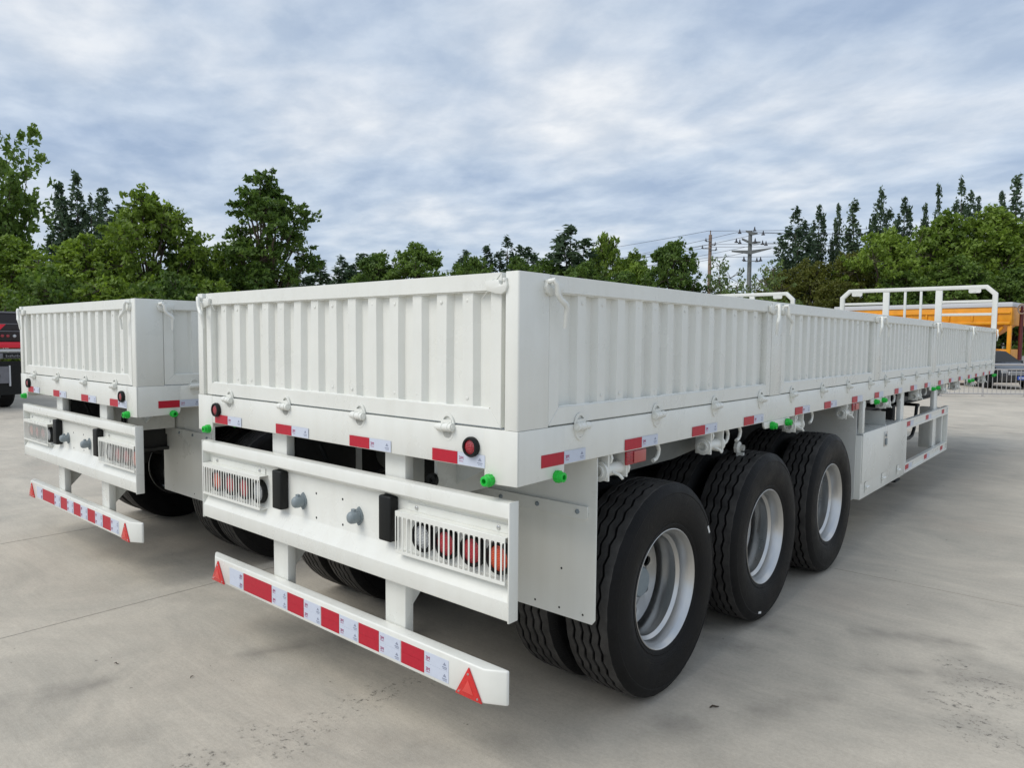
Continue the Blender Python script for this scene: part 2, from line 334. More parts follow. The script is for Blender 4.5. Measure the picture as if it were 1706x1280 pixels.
def struct(o): o['kind'] = 'structure'; return o
def copy_tree(o, parent=None):
    c = o.copy(); C.objects.link(c); c.parent = parent
    for ch in o.children: copy_tree(ch, c)
    return c
def disc_with_holes(r_out, r_in, hole_r, hole_c, nh, n=40):
    """flat annulus in the yz plane with round hand holes; returns (verts, faces)"""
    bm = bmesh.new(); edges = []
    def ring(cy, cz, r, k):
        vs = [bm.verts.new((0, cy + r * math.cos(2 * math.pi * i / k), cz + r * math.sin(2 * math.pi * i / k))) for i in range(k)]
        for i in range(k): edges.append(bm.edges.new((vs[i], vs[(i + 1) % k])))
    ring(0, 0, r_out, n); ring(0, 0, r_in, n)
    for i in range(nh):
        a = 2 * math.pi * (i + 0.3) / nh; ring(hole_c * math.cos(a), hole_c * math.sin(a), hole_r, 14)
    bmesh.ops.triangle_fill(bm, use_beauty=True, use_dissolve=False, edges=edges)
    bm.verts.index_update(); v = [tuple(x.co) for x in bm.verts]; f = [tuple(x.index for x in q.verts) for q in bm.faces]; bm.free()
    return v, f
def text_mesh(body, size, m, extrude=0.0004):
    cu = bpy.data.curves.new('txt', 'FONT'); cu.body = body; cu.size = size; cu.extrude = extrude; cu.align_x = 'CENTER'; cu.align_y = 'CENTER'
    o = bpy.data.objects.new('txt', cu); C.objects.link(o)
    me = bpy.data.meshes.new_from_object(o.evaluated_get(bpy.context.evaluated_depsgraph_get()))
    bpy.data.objects.remove(o); bpy.data.curves.remove(cu)
    for v in me.vertices: v.co = (v.co.z, v.co.x, v.co.y)       # into the side frame: x outwards, y along, z up
    me.materials.clear(); me.materials.append(m)
    return me

# ------------------------------------------------------------------ the ground
g = MB(); g.box(-500, 500, -500, 500, -0.6, -0.015)
ground = struct(add('ground', g.mesh('ground', CONC, smooth=False)))
XJ = [-29.2, -23.2, -17.2, -11.2, -5.45, -3.2, 2.8, 8.8]
YJ = [-12.6, -7.6, -2.6, 3.81, 8.8, 13.8, 18.8, 23.8, 28.8, 33.8]
for i in range(len(XJ) - 1):
    for j in range(len(YJ) - 1):
        q = MB(); w, h = XJ[i + 1] - XJ[i] - 0.009, YJ[j + 1] - YJ[j] - 0.009
        q.box(-w / 2, w / 2, -h / 2, h / 2, -0.014, random.uniform(-0.0012, 0))
        add('concrete_slab', q.mesh('concrete_slab', CONC, smooth=False), ground, ((XJ[i] + XJ[i + 1]) / 2, (YJ[j] + YJ[j + 1]) / 2, 0))

JOINT = mat('joint_sealant', (0.035, 0.033, 0.03), 0.9)
for x in XJ[1:-1]:
    q = MB(); q.box(-0.0045, 0.0045, YJ[0], YJ[-1], -0.014, -0.0035); add('joint_filler', q.mesh('joint_filler', JOINT, smooth=False), ground, (x, 0, 0))
for y in YJ[1:-1]:
    q = MB(); q.box(XJ[0], XJ[-1], -0.0045, 0.0045, -0.0139, -0.0038); add('joint_filler', q.mesh('joint_filler', JOINT, smooth=False), ground, (0, y, 0))

# ------------------------------------------------------------------ the semi trailer
ZT, ZF, ZB = 2.021, 1.425, 1.265
LEN = 12.40
trailer = thing('semi_trailer', 'nearest white drop side semi trailer, its tail corner towards the viewer', 'trailer', (0, 0, 0))
def part(name, me, loc=(0, 0, 0), rot=(0, 0, 0), sc=(1, 1, 1), parent=None): return add(name, me, parent or trailer, loc, rot, sc)
SIDES = ((0.0, 1.0), (-2.5, -1.0))          # right side, and its mirror image on the left
REAR = (0, 0, -math.pi / 2)                 # turns side-frame pieces (x outwards, y along) to the tail

# --- deck, frame
q = MB(); q.box(-2.44, -0.06, 0.06, LEN - 0.01, 1.375, 1.420); part('deck', q.mesh('deck', CHGREY))
q = MB(); q.prism([(-0.06, 1.420), (-0.06, 1.405), (-0.012, 1.405), (-0.012, 1.285), (-0.06, 1.285), (-0.06, ZB), (0, ZB), (0, ZF - 0.001), (-0.06, ZF - 0.001)][::1], 'y', 0.0625, LEN)
bm_side = q.mesh('side_beam', WHITE, bevel=0.004)
for ox, s in SIDES: part('side_beam', bm_side, (ox, 0, 0), sc=(s, 1, 1))
q = MB(); q.box(-2.494, -0.006, 0.0, 0.06, ZB, ZF - 0.002); part('rear_beam', q.mesh('rear_beam', WHITE, bevel=0.004))
q = MB(); q.box(-2.44, -0.06, LEN - 0.06, LEN - 0.002, ZB, ZF - 0.006); part('front_beam', q.mesh('front_beam', WHITE, bevel=0.004))
q = MB(); q.box(-0.04, 0.04, 0.0, LEN - 0.3, 0.86, 0.885); q.box(-0.06, 0.06, 0.0, LEN - 0.3, 1.235, 1.255); q.box(-0.006, 0.006, 0.0, LEN - 0.3, 0.885, 1.235)
mb_beam = q.mesh('main_beam', DARK)
for x in (-0.80, -1.70): part('main_beam', mb_beam, (x, 0.14, 0))
q = MB(); q.prism([(-0.03, 1.265), (0.03, 1.265), (0.03, 1.272), (-0.023, 1.272), (-0.023, 1.364), (0.03, 1.364), (0.03, 1.371), (-0.03, 1.371)], 'x', -2.42, -0.07)
mb_cross = q.mesh('cross_member', DARK)
for i in range(20): part('cross_member', mb_cross, (0, 0.45 + i * 0.61, 0))
# corner plates that come down at both tail corners
q = MB(); q.prism([(0.0063, 1.217), (0.268, 1.222), (0.286, 1.230), (0.292, 1.248), (0.292, ZF), (0.0063, ZF)], 'x', -0.006, 0.002)
q.prism([(0.002, 1.217), (-0.140, 1.213), (-0.158, 1.222), (-0.165, 1.243), (-0.165, ZF), (0.002, ZF)], 'y', -0.002, 0.006)
mc = q.mesh('corner_plate', WHITE, bevel=0.0025)
for ox, s in SIDES: part('corner_plate', mc, (ox, 0, 0), sc=(s, 1, 1))
# corner posts and stakes between the boards
q = MB(); q.prism([(-0.064, 0), (-0.008, 0), (-0.003, 0.002), (0, 0.007), (0, 0.184), (-0.055, 0.184), (-0.055, 0.045), (-0.064, 0.045)], 'z', 1.4262, ZT)
mpst = q.mesh('corner_post', WHITE, bevel=0.002)
q = MB(); q.box(-0.07, 0.001, 0, 0.174, 1.4262, ZT - 0.002); mstk = q.mesh('stake_post', WHITE, bevel=0.004)
PITCH, Y0, LP = 2.455, 0.188, 2.274
for ox, s in SIDES:
    part('corner_post', mpst, (ox, 0, 0), sc=(s, 1, 1))
    for k in range(4): part('stake_post', mstk, (ox, Y0 + k * PITCH + LP + 0.003, 0), sc=(s, 1, 1))
    part('stake_post', mstk, (ox, LEN - 0.125, 0), sc=(s, 0.7, 1))
# recessed filler beside each corner post
q = MB(); q.box(-0.094, -0.0655, 0.032, 0.044, 1.4262, ZT - 0.01); mfil = q.mesh('gap_filler', WHITE)
for ox, s in SIDES: part('gap_filler', mfil, (ox, 0, 0), sc=(s, 1, 1))

# --- boards: mitred frame, corrugated sheet, hinges, latches (side frame: x outwards, y along)
def board_frame(L, st=0.066, rb=0.069, rt=0.066):
    a, b = 1.431, ZT - 0.001; q = MB(); x0, x1 = -0.05, -0.002; g_ = 0.0006
    q.prism([(0, a), (L, a), (L - st, a + rb), (st, a + rb)], 'x', x0, x1)
    q.prism([(0, b), (st, b - rt), (L - st, b - rt), (L, b)], 'x', x0, x1)
    q.prism([(0, a + g_), (st, a + rb + g_), (st, b - rt - g_), (0, b - g_)], 'x', x0, x1 - 0.0008)
    q.prism([(L, a + g_), (L - st, a + rb + g_), (L - st, b - rt - g_), (L, b - g_)], 'x', x0, x1 - 0.0008)
    # diagonal weld beads over the mitres
    for y in (0, L):
        d = 1 if y == 0 else -1
        q.tube([(x1, y + d * 0.01, b - 0.010), (x1, y + d * 0.105, b - 0.100)][::1], 0.0022, 5)
    me = q.mesh('board_frame', WHITE, bevel=0.0022, seg=1)
    w = MB(); rr_ = random.Random(5); n_ = int(L / 0.03)
    for zz_, sg in ((a + rb + 0.001, 1), (b - rt - 0.001, -1)):      # uneven hand-laid bead where the sheet meets the rails
        w.tube([(x1 - 0.010 + rr_.uniform(-0.0015, 0.0015), st + 0.01 + (L - 2 * st - 0.02) * i / n_, zz_ + rr_.uniform(-0.0012, 0.0012)) for i in range(n_ + 1)], [rr_.uniform(0.0028, 0.0062) for i in range(n_ + 1)], 6)
    return me, w.mesh('weld_bead', WHITE)
def corrugated(L, pitch=0.151):
    q = MB(); u0, u1 = 0.05, L - 0.05; z0, z1 = 1.480, 1.975; xb, xr = -0.040, -0.013
    n = int((u1 - u0 - 0.08) / pitch); off = (u1 - u0 - n * pitch) / 2
    pr = [(u0, xb)]
    for i in range(n):
        c = u0 + off + (i + 0.5) * pitch
        pr += [(c - 0.046, xb), (c - 0.029, xr), (c + 0.029, xr), (c + 0.046, xb)]
    pr.append((u1, xb))
    zs = [z0, z0 + 0.05, 1.72, z1 - 0.05, z1]; v = []
    for z in zs:
        for i, (u, x) in enumerate(pr):
            w = 0.0012 * math.sin(u * 7.3 + z * 5) + 0.0008 * math.sin(u * 23 + z * 11)      # pressed sheet is never dead straight
            v.append((x + w, u + 0.0012 * math.sin(i * 1.7 + z * 3), z))
    k = len(pr); f = [(j * k + i, j * k + i + 1, (j + 1) * k + i + 1, (j + 1) * k + i) for j in range(len(zs) - 1) for i in range(k - 1)]
    q._add(v, f)
    # small spot weld dimples near both ends of each rib
    for i in range(n):
        c = u0 + off + (i + 0.5) * pitch
        for z in (1.532, 1.918):
            if (i * 7 + int(z * 10)) % 3 == 0: continue
            q.lathe([(xr + 0.0028, 0.0006), (xr + 0.0024, 0.004), (xr + 0.0006, 0.008)], 'x', (0, c + 0.004 * math.sin(i * 5 + z), z + 0.004 * math.sin(i * 3.1)), 8)
    return q.mesh('corrugated_sheet', WHITE, bevel=0.0, angle=22)
def half_ring(q, up, r=0.038, w=0.008, t=0.007, k=1.28):
    pts = []; n = 14
    for i in range(n + 1):
        a = math.pi * i / n; pts.append((r * math.cos(a), 0.0 + up * (0.006 + k * r * math.sin(a))))
    inn = [((r - w) * math.cos(math.pi * i / n), up * (0.006 + k * (r - w) * math.sin(math.pi * i / n))) for i in range(n + 1)]
    for i in range(n): q.prism([pts[i], pts[i + 1], inn[i + 1], inn[i]], 'x', 0.0, t)
q = MB()
half_ring(q, 1); half_ring(q, -1, 0.038, k=1.36)
q.prism([(-0.030, -0.012), (0.030, -0.012), (0.026, 0.030), (-0.026, 0.030)], 'x', 0.0, 0.010)
q.prism([(-0.022, -0.045), (0.022, -0.045), (0.030, -0.012), (-0.030, -0.012)], 'x', 0.0, 0.006)
q.cyl((0.018, -0.040, 0), (0.018, 0.042, 0), 0.0165, n=12); q.cyl((0.018, 0.042, 0), (0.018, 0.046, 0), 0.010, n=12); q.cyl((0.018, -0.040, 0), (0.018, -0.062, 0), 0.0165, 0.006, n=12)
q.cyl((0.018, -0.012, 0), (0.018, -0.008, 0), 0.0185, n=12); q.cyl((0.018, 0.022, 0), (0.018, 0.026, 0), 0.0185, n=12)
HINGE = q.mesh('hinge', WHITE, bevel=0.0)
# latch: hooked plate at a board's upper end (y = 0 is the board's edge, +y points to the post) with pin, and its dangling handle
q = MB(); q.prism([(-0.098, 0.030), (-0.020, 0.036), (0.000, 0.034), (0.004, 0.014), (0.016, 0.004), (0.030, 0.010), (0.033, 0.032), (0.052, 0.034), (0.060, 0.002), (0.048, -0.030), (0.020, -0.047), (-0.020, -0.042), (-0.088, -0.024)], 'x', 0.0, 0.020)
q.cyl((0.012, 0.041, 0.024), (0.012, 0.041, 0.044), 0.014, n=10); q.cyl((0.010, -0.070, -0.004), (0.010, -0.050, 0.041), 0.006, n=8)
LATCH = q.mesh('latch', WHITE, bevel=0.0025)
q = MB(); q.tube([(0.016, 0.030, 0.030), (0.034, 0.020, 0.034), (0.040, 0.008, 0.015), (0.040, 0.006, -0.018), (0.044, -0.008, -0.040), (0.050, -0.030, -0.058), (0.050, -0.040, -0.072), (0.046, -0.038, -0.095), (0.040, -0.036, -0.150)], [0.010, 0.011, 0.011, 0.011, 0.011, 0.012, 0.011, 0.009, 0.007], 10)
HANDLE = q.mesh('latch_handle', WHITE)
FR, SH = board_frame(LP), corrugated(LP)
HO = (0.206, 0.838, 1.477, 2.118)
def board(name, fr, sh, L, loc, rot, sc, hinges, handles=(1, 1), latches=(1, 1), hd=-1):
    b = part(name, fr[0], loc, rot, sc); add('weld_bead', fr[1], b)
    add('corrugated_sheet', sh, b)
    for h in hinges: add('hinge', HINGE, b, (0.0, h, 1.414 + random.uniform(-0.002, 0.002)), (R(random.uniform(-4, 4)), 0, 0), (1, hd, 1))
    for e, (hy, d) in enumerate(((0.0, -1), (L, 1))):
        if latches[e]: add('latch', LATCH, b, (-0.001, hy, 1.968), (0, 0, 0), (0.85, d * 0.70, 0.66))
        if handles[e]: add('latch_handle', HANDLE, b, (0, hy - d * 0.0, 1.962), (R(random.uniform(-7, 7)), 0, 0), (1, d, 1))
    return b
for ox, s in SIDES:
    for k in range(5): board('side_board', FR, SH, LP if k < 4 else 2.26, (ox, Y0 + k * PITCH, 0), (0, 0, 0), (s, 1 if k < 4 else 0.995, 1), HO)
LR = 2.316
tailgate = board('tailgate', board_frame(LR, 0.055), corrugated(LR, 0.1495), LR, (-2.408, 0.006, 0), REAR, (1, 1, 1), (0.272, 0.849, 1.462, 2.036), handles=(1, 0), hd=1)

# --- reflective tape, 0.15 m of red then 0.15 m of white, with the maker's print
q = MB(); q.box(0, 0.0014, 0.002, 0.148, -0.025, 0.025); TR = q.mesh('tape_red', REDT)
q = MB(); q.box(0, 0.0014, 0.150, 0.298, -0.025, 0.025); TW = q.mesh('tape_white', WHTT)
T3M = text_mesh('3M', 0.021, PRINTR)
q = MB(); q.prism([(0.262, 0.0), (0.282, 0.0), (0.272, 0.013)], 'x', 0.0014, 0.0018); q.box(0.0014, 0.0018, 0.258, 0.286, -0.010, -0.006); q.box(0.0014, 0.0018, 0.262, 0.284, -0.016, -0.0135)
TSYM = q.mesh('print_mark', PRINTG)
q = MB(); q.box(0.0014, 0.0018, 0.158, 0.182, -0.0125, -0.0105); TLINE = q.mesh('print_line', PRINTR)
def prints(w, dz=0.0, dy=0.0):
    add('print', T3M, w, (0.0018, 0.170 + dy, 0.001 + dz)); add('print', TLINE, w, (0, dy, dz)); add('print', TSYM, w, (0, dy, dz))
SIDE_T = [0.138, 0.744, 1.401, 2.061, 2.915, 3.535, 4.241, 4.925, 5.648, 6.317, 6.994, 7.747, 8.416, 9.084, 9.819, 10.453, 11.168, 11.80]
for ox, s in SIDES:
    for i, y in enumerate(SIDE_T):
        ta = part('red_reflective_tape', TR, (ox + s * 0.0025, y, 1.2955), sc=(s, 1, 1)); tb = part('white_reflective_tape', TW, (ox + s * 0.0025, y, 1.2955), sc=(s, 1, 1))
        if s > 0 and i < 6: prints(tb)
for i, x in enumerate((-2.300, -1.650, -1.020, -0.459)):
    dx = 0.150 if False else 0.0
    part('red_reflective_tape', TR, (x, -0.0025, 1.2945), REAR); prints(part('white_reflective_tape', TW, (x, -0.0025, 1.2945), REAR))

# --- round tail markers, green caps
q = MB(); q.lathe([(0.0, 0.040), (0.012, 0.041), (0.020, 0.037), (0.020, 0.029), (0.010, 0.027), (0.0, 0.027)], 'x', n=28); MKR = q.mesh('marker_ring', BLACKP)
q = MB(); q.lathe([(0.0, 0.028), (0.014, 0.0275), (0.018, 0.020), (0.0185, 0.006), (0.0185, 0.0003)], 'x', n=28); MKL = q.mesh('marker_lens', LENSR)
for x in (-2.271, -0.229):
    m = part('marker_lamp', MKR, (x, -0.0025, 1.347), REAR); add('lens', MKL, m)
q = MB(); q.lathe([(0.0, 0.023), (0.030, 0.023), (0.032, 0.020), (0.052, 0.0195), (0.054, 0.017), (0.054, 0.0105), (0.015, 0.0095), (0.015, 0.0003)], 'x', n=20)
for i in range(10):
    a = 2 * math.pi * i / 10; q.cyl((0.001, 0.0225 * math.cos(a), 0.0225 * math.sin(a)), (0.029, 0.0225 * math.cos(a), 0.0225 * math.sin(a)), 0.0028, n=5)
q.v = [(x * 0.74, y, z) for x, y, z in q.v]
CAP = q.mesh('green_cap', GREEN)
for x in (-0.131, -2.369): part('green_cap', CAP, (x, -0.002, 1.228), REAR)
q = MB(); q.prism([(0, ZB - 0.0005), (0, 1.240), (0.020, 1.222), (0.42, 1.220), (0.442, 1.238), (0.442, ZB - 0.0005)], 'x', -0.012, 0.001); TWP = q.mesh('socket_plate', WHITE, bevel=0.002)
for ox, s in SIDES:
    part('green_cap', CAP, (ox + s * 0.002, 0.238, 1.227), sc=(s, 1, 1))
    for k in range(5):
        y = 2.378 + k * 2.452
        if k < 4: part('socket_plate', TWP, (ox, y, 0), sc=(s, 1, 1))
        for dy in ((0.11, 0.375) if k < 4 else (0.0, 0.18)):
            if y + dy < 12.42: part('green_cap', CAP, (ox + s * 0.002, y + dy, 1.238), (0, R(random.uniform(-6, 6)), R(random.uniform(-6, 6))), (s, 1, 1))

# --- tail lamp panel
q = MB(); x0, x1 = -2.463, -0.041
prof = [(0.048, 1.150), (0.010, 1.150), (0.003, 1.147), (0.0, 1.140), (0.0, 1.092), (0.004, 1.086), (0.040, 1.066), (0.045, 1.058), (0.045, 0.846), (0.042, 0.838), (0.006, 0.776), (0.0, 0.766), (0.0, 0.700), (0.003, 0.693), (0.010, 0.690), (0.048, 0.690),
        (0.048, 0.694), (0.012, 0.694), (0.004, 0.702), (0.004, 0.765), (0.046, 0.838), (0.049, 0.846), (0.049, 1.060), (0.044, 1.070), (0.004, 1.092), (0.004, 1.140), (0.010, 1.146), (0.048, 1.146)]
q.prism(prof, 'x', x0, x1)
panel = part('lamp_panel', q.mesh('lamp_panel', WHITE, angle=25))
q = MB(); q.box(-0.004, 0.004, -0.003, 0.052, 0.686, 1.154); ENDP = q.mesh('end_plate', WHITE, bevel=0.003)
for x in (-0.037, -2.467): add('end_plate', ENDP, panel, (x, 0, 0))
q = MB()
for x, z in ((-1.36, 0.986), (-1.14, 0.99), (-1.36, 0.862), (-1.14, 0.865)): q.lathe([(0.0449, 0.0002), (0.0445, 0.006), (0.0452, 0.0065)], 'y', (x, 0, z), 10)
add('bolt_hole', q.mesh('bolt_hole', BLACKP), panel)
# lamps (side frame: x outwards)
q = MB(); q.lathe([(0.0, 0.066), (0.020, 0.066), (0.027, 0.062), (0.027, 0.053), (0.018, 0.050), (0.0, 0.050)], 'x', n=32); LR_ = q.mesh('lamp_ring', BLACKP)
def lens(m):
    q = MB(); q.lathe([(0.0, 0.050), (0.020, 0.0498), (0.025, 0.040), (0.0265, 0.020), (0.0265, 0.0004)], 'x', n=32); return q.mesh('lens', m)
LW_, LRR, LO_ = lens(LENSW), lens(LENSR), lens(LENSO)
for x, l in ((-0.550, LW_), (-0.405, LRR), (-0.256, LRR), (-0.112, LO_), (-2.340, LO_), (-2.188, LRR), (-2.030, LRR), (-1.880, LW_)):
    o = part('tail_lamp', LR_, (x, 0.0445, 0.920), REAR); add('lens', l, o)
# slotted guards in front of the lamps
gw = 0.640
q = MB(); yf = -0.008
q.box(0, gw, yf, yf + 0.004, 0.995, 1.018); q.box(0, gw, yf, yf + 0.004, 0.832, 0.846)
q.box(0, gw, yf + 0.004, 0.0445, 1.014, 1.018); q.box(0.0, gw, yf + 0.004, 0.0445, 0.832, 0.836)
q.box(0.03, gw - 0.02, 0.0395, 0.0445, 1.018, 1.052)
q.box(0, 0.006, yf, yf + 0.004, 0.846, 0.995); q.box(gw - 0.006, gw, yf, yf + 0.004, 0.846, 0.995)
gme = q.mesh('lamp_guard', WHITE, bevel=0.0012, seg=1)
q = MB(); q.prism([(-0.0075, 0.846), (0.0075, 0.846), (0.0045, 0.853), (0.0045, 0.988), (0.0075, 0.995), (-0.0075, 0.995), (-0.0045, 0.988), (-0.0045, 0.853)], 'y', yf, yf + 0.003); BAR = q.mesh('guard_bar', WHITE, bevel=0.001, seg=1)
q = MB(); q.lathe([(0.0395, 0.010), (0.036, 0.010), (0.034, 0.007), (0.034, 0.0003)], 'y', (0, 0, 1.036), 6); BOLT = q.mesh('bolt', STEEL)
for x in (-0.690, -2.452):
    gd = part('lamp_guard', gme, (x, 0, 0))
    nb = 22
    for i in range(nb): add('guard_bar', BAR, gd, (0.006 + (gw - 0.012) * (i + 0.5) / nb, 0, 0))
    for bx in (0.09, gw - 0.075): add('bolt', BOLT, gd, (bx, 0, 0))
# rubber buffers, grey sockets
q = MB(); q.box(-0.042, 0.042, -0.004, 0.0445, -0.102, 0.102); BUF = q.mesh('rubber_buffer', BLACKP, bevel=0.008, seg=3)
for x in (-0.768, -1.652): part('rubber_buffer', BUF, (x, 0, 0.968))
q = MB(); q.prism([(0.0, 0.046), (0.022, 0.028), (0.034, 0.010), (0.034, -0.010), (0.022, -0.028), (0.0, -0.046), (-0.022, -0.028), (-0.034, -0.010), (-0.034, 0.010), (-0.022, 0.028)], 'x', 0.0, 0.010)
q.lathe([(0.010, 0.028), (0.030, 0.027), (0.032, 0.031), (0.044, 0.031), (0.058, 0.029), (0.068, 0.022), (0.072, 0.010), (0.0725, 0.0004)], 'x', n=20)
q.box(0.030, 0.046, -0.012, 0.012, 0.028, 0.040)
SK = q.mesh('trailer_socket', SOCK, bevel=0.0)
for x in (-1.470, -1.007): part('trailer_socket', SK, (x, 0.0445, 0.931), REAR, (0.92, 0.84, 0.98))

# --- posts that carry panel and bumper, with gussets
q = MB(); q.box(0, 0.141, 0.062, 0.112, 0.36, ZB - 0.001); BP = q.mesh('bumper_post', WHITE, bevel=0.006)
q = MB(); q.prism([(0.113, 0.69), (0.30, 0.69), (0.30, 0.66), (0.113, 0.47)], 'x', 0.060, 0.068); GU = q.mesh('gusset', WHITE)
q = MB(); q.prism([(0.113, 1.26), (0.24, 1.26), (0.24, 0.87), (0.20, 0.69), (0.113, 0.69)], 'x', 0.058, 0.070); GU2 = q.mesh('post_bracket', WHITE)
for x in (-1.795, -0.843):
    b = part('bumper_post', BP, (x, 0, 0)); add('gusset', GU, b); add('post_bracket', GU2, b)
# --- underrun bumper with angled ends
q = MB()
q.prism([(-2.337, 0.0), (-0.163, 0.0), (-0.078, 0.046), (-0.078, 0.061), (-2.422, 0.061), (-2.422, 0.046)], 'z', 0.328, 0.470)
bumper = part('bumper', q.mesh('bumper', WHITE, bevel=0.010, seg=3))
def strip(a, b, m, nm):
    q = MB(); w = (b - a)
    q.box(0, 0.0012, 0.0, w - 0.003, 0.346, 0.3938); q.box(0, 0.0012, 0.0, w - 0.003, 0.3945, 0.443)
    return add(nm, q.mesh(nm, m), bumper, (a + 0.0015, -0.0006, 0), REAR)
for a, b in ((-2.006, -1.712), (-1.560, -1.410), (-1.260, -1.110), (-0.960, -0.810), (-0.658, -0.507)): strip(a, b, REDT, 'red_reflective_tape')
for a, b in ((-2.163, -2.010), (-1.710, -1.562), (-1.409, -1.262), (-1.109, -0.962), (-0.809, -0.660), (-0.506, -0.357)):
    strip(a, b, WHTT, 'white_reflective_tape')
    for z in (0.370, 0.419):
        tx = a if a > -2.1 else a - 0.018
        add('print', T3M, bumper, (tx + 0.022 if a > -2.1 else b - 0.022, -0.0025, z), REAR)
        add('print', TLINE, bumper, (tx - 0.148 if a > -2.1 else b - 0.192, -0.0011, z), REAR)
        add('print', TSYM, bumper, (a - 0.148, -0.0011, z - 0.002), REAR)
q = MB(); q.prism([(-0.0755, 0.0), (0.0755, 0.0), (0.0, 0.128)], 'x', 0.0, 0.009); T1 = q.mesh('triangle_reflector', TRI, bevel=0.004)
q = MB(); q.prism([(-0.031, 0.022), (0.031, 0.022), (0.0, 0.076)], 'x', 0.009, 0.0105); T2 = q.mesh('triangle_centre', TRI2, bevel=0.001)
q = MB()
for y, z in ((-0.052, 0.014), (0.052, 0.014), (0.0, 0.100)): q.lathe([(0.009, 0.005), (0.0115, 0.004), (0.012, 0.0003)], 'x', (0, y, z), 8)
T3 = q.mesh('rivet', STEEL)
for x in (-0.240, -2.290):
    t_ = part('triangle_reflector', T1, (x, -0.0006, 0.328), REAR); add('triangle_centre', T2, t_); add('rivet', T3, t_)

# --- mud plates behind the wheels
q = MB(); q.prism([(-0.86, 1.263), (-0.86, 0.522), (-0.022, 0.522), (-0.004, 0.545), (-0.004, 1.263)], 'y', 0.540, 0.544)
q.prism([(-0.80, 1.263), (-0.80, 1.045), (-0.045, 1.045), (-0.045, 0.996), (-0.060, 0.984), (-0.80, 0.984), (-0.80, 1.045)][1:], 'y', 0.528, 0.539)
MF = q.mesh('mud_plate', WHITE, bevel=0.0015, seg=1)
q = MB(); q.lathe([(0.528, 0.011), (0.522, 0.010), (0.520, 0.006), (0.520, 0.0003)], 'y', (0, 0, 0), 8); MBOLT = q.mesh('bolt', SOCK)
q = MB(); q.lathe([(0.5398, 0.0055), (0.5390, 0.005), (0.5390, 0.0003)], 'y', (0, 0, 0), 8); MHOLE = q.mesh('bolt_hole', BLACKP)
q = MB(); q.prism([(-0.62, 1.262), (-0.30, 1.262), (-0.62, 1.10)], 'y', 0.30, 0.306); q.box(-0.64, -0.62, 0.18, 0.526, 1.05, 1.262); MGU = q.mesh('outrigger', WHITE)
for ox, s in SIDES:
    m = part('mud_plate', MF, (ox, 0, 0), sc=(s, 1, 1))
    for x in (-0.098, -0.324, -0.547): add('bolt', MBOLT, m, (x, 0, 1.016))
    for x, z in ((-0.07, 0.555), (-0.20, 0.557), (-0.34, 0.559), (-0.19, 0.74)): add('bolt_hole', MHOLE, m, (x, 0, z))
    part('outrigger', MGU, (ox, 0, 0), sc=(s, 1, 1))
q = MB(); q.prism([(-0.80, 1.262), (-0.80, 0.40), (-0.06, 0.40), (-0.03, 0.43), (-0.03, 1.262)], 'y', 4.520, 4.526); MF2 = q.mesh('mud_plate', WHITE, bevel=0.0015, seg=1)
for ox, s in SIDES: part('mud_plate', MF2, (ox, 0, 0), sc=(s, 1, 1))

# --- wheels
RT = 0.535
def tyre_mesh():
    seg = 144
    half = [(0.112, 0.290, 0), (0.120, 0.300, 0), (0.127, 0.316, 0), (0.129, 0.322, 0), (0.127, 0.326, 0), (0.136, 0.345, 0), (0.1435, 0.375, 0), (0.1475, 0.410, 0), (0.1470, 0.435, 0), (0.1440, 0.462, 0), (0.1405, 0.478, 0), (0.1420, 0.482, 0), (0.1395, 0.490, 0), (0.1330, 0.504, 2), (0.1245, 0.518, 2), (0.1120, 0.5285, 3)]
    pr = [(-a, r, k) for a, r, k in half]
    for gx in (-0.069, -0.023, 0.023, 0.069):
        rr = RT - 0.004 * (abs(gx) / 0.11) ** 2
        pr += [(gx - 0.0078, rr, 1), (gx - 0.0060, rr - 0.018, 1), (gx + 0.0060, rr - 0.018, 1), (gx + 0.0078, rr, 1)]
    pr += half[::-1] and [(a, r, k) for a, r, k in half[::-1]]
    v = []; k = len(pr); tri = (0, 1, 0, -1)
    for j in range(seg):
        t = 2 * math.pi * j / seg; cs, sn = math.cos(t), math.sin(t)
        for a, r, fl in pr:
            if fl == 1: a += 0.0060 * tri[j % 4]
            if fl == 2: r -= 0.0022 if j % 2 else 0
            if fl == 3: a += 0.0015 * tri[j % 4]
            v.append((a, r * cs, r * sn))
    f = [(j * k + i, j * k + i + 1, ((j + 1) % seg) * k + i + 1, ((j + 1) % seg) * k + i) for j in range(seg) for i in range(k - 1)]
    q = MB(); q._add(v, f); return q.mesh('tyre', RUBBER, angle=32)
TYRE = tyre_mesh()
def rim_mesh():
    q = MB()
    q.lathe([(0.122, 0.2945), (0.1245, 0.2975), (0.1235, 0.3005), (0.118, 0.3015), (0.114, 0.300), (0.112, 0.2935), (0.100, 0.2885), (0.094, 0.2820), (0.060, 0.2780), (0.052, 0.2750), (0.036, 0.2590), (0.010, 0.2565), (-0.020, 0.2580), (-0.050, 0.2720), (-0.110, 0.2790), (-0.1145, 0.300), (-0.119, 0.300), (-0.119, 0.276), (-0.112, 0.2740), (-0.052, 0.268), (-0.022, 0.2540), (0.010, 0.2525), (0.036, 0.2545), (0.052, 0.2700), (0.094, 0.2775), (0.104, 0.2830), (0.114, 0.2890), (0.122, 0.2945)], 'x', n=64)
    v, f = disc_with_holes(0.252, 0.105, 0.029, 0.186, 8)
    v = [(-0.098 + 0.020 * max(0, (abs(math.hypot(y, z)) - 0.19) / 0.06) - 0.016 * max(0, (0.16 - math.hypot(y, z)) / 0.055), y, z) for _, y, z in v]
    q._add(v, f); q._add([(x - 0.012, y, z) for x, y, z in v], f)
    return q.mesh('rim', RIMM, angle=30)
RIM = rim_mesh()
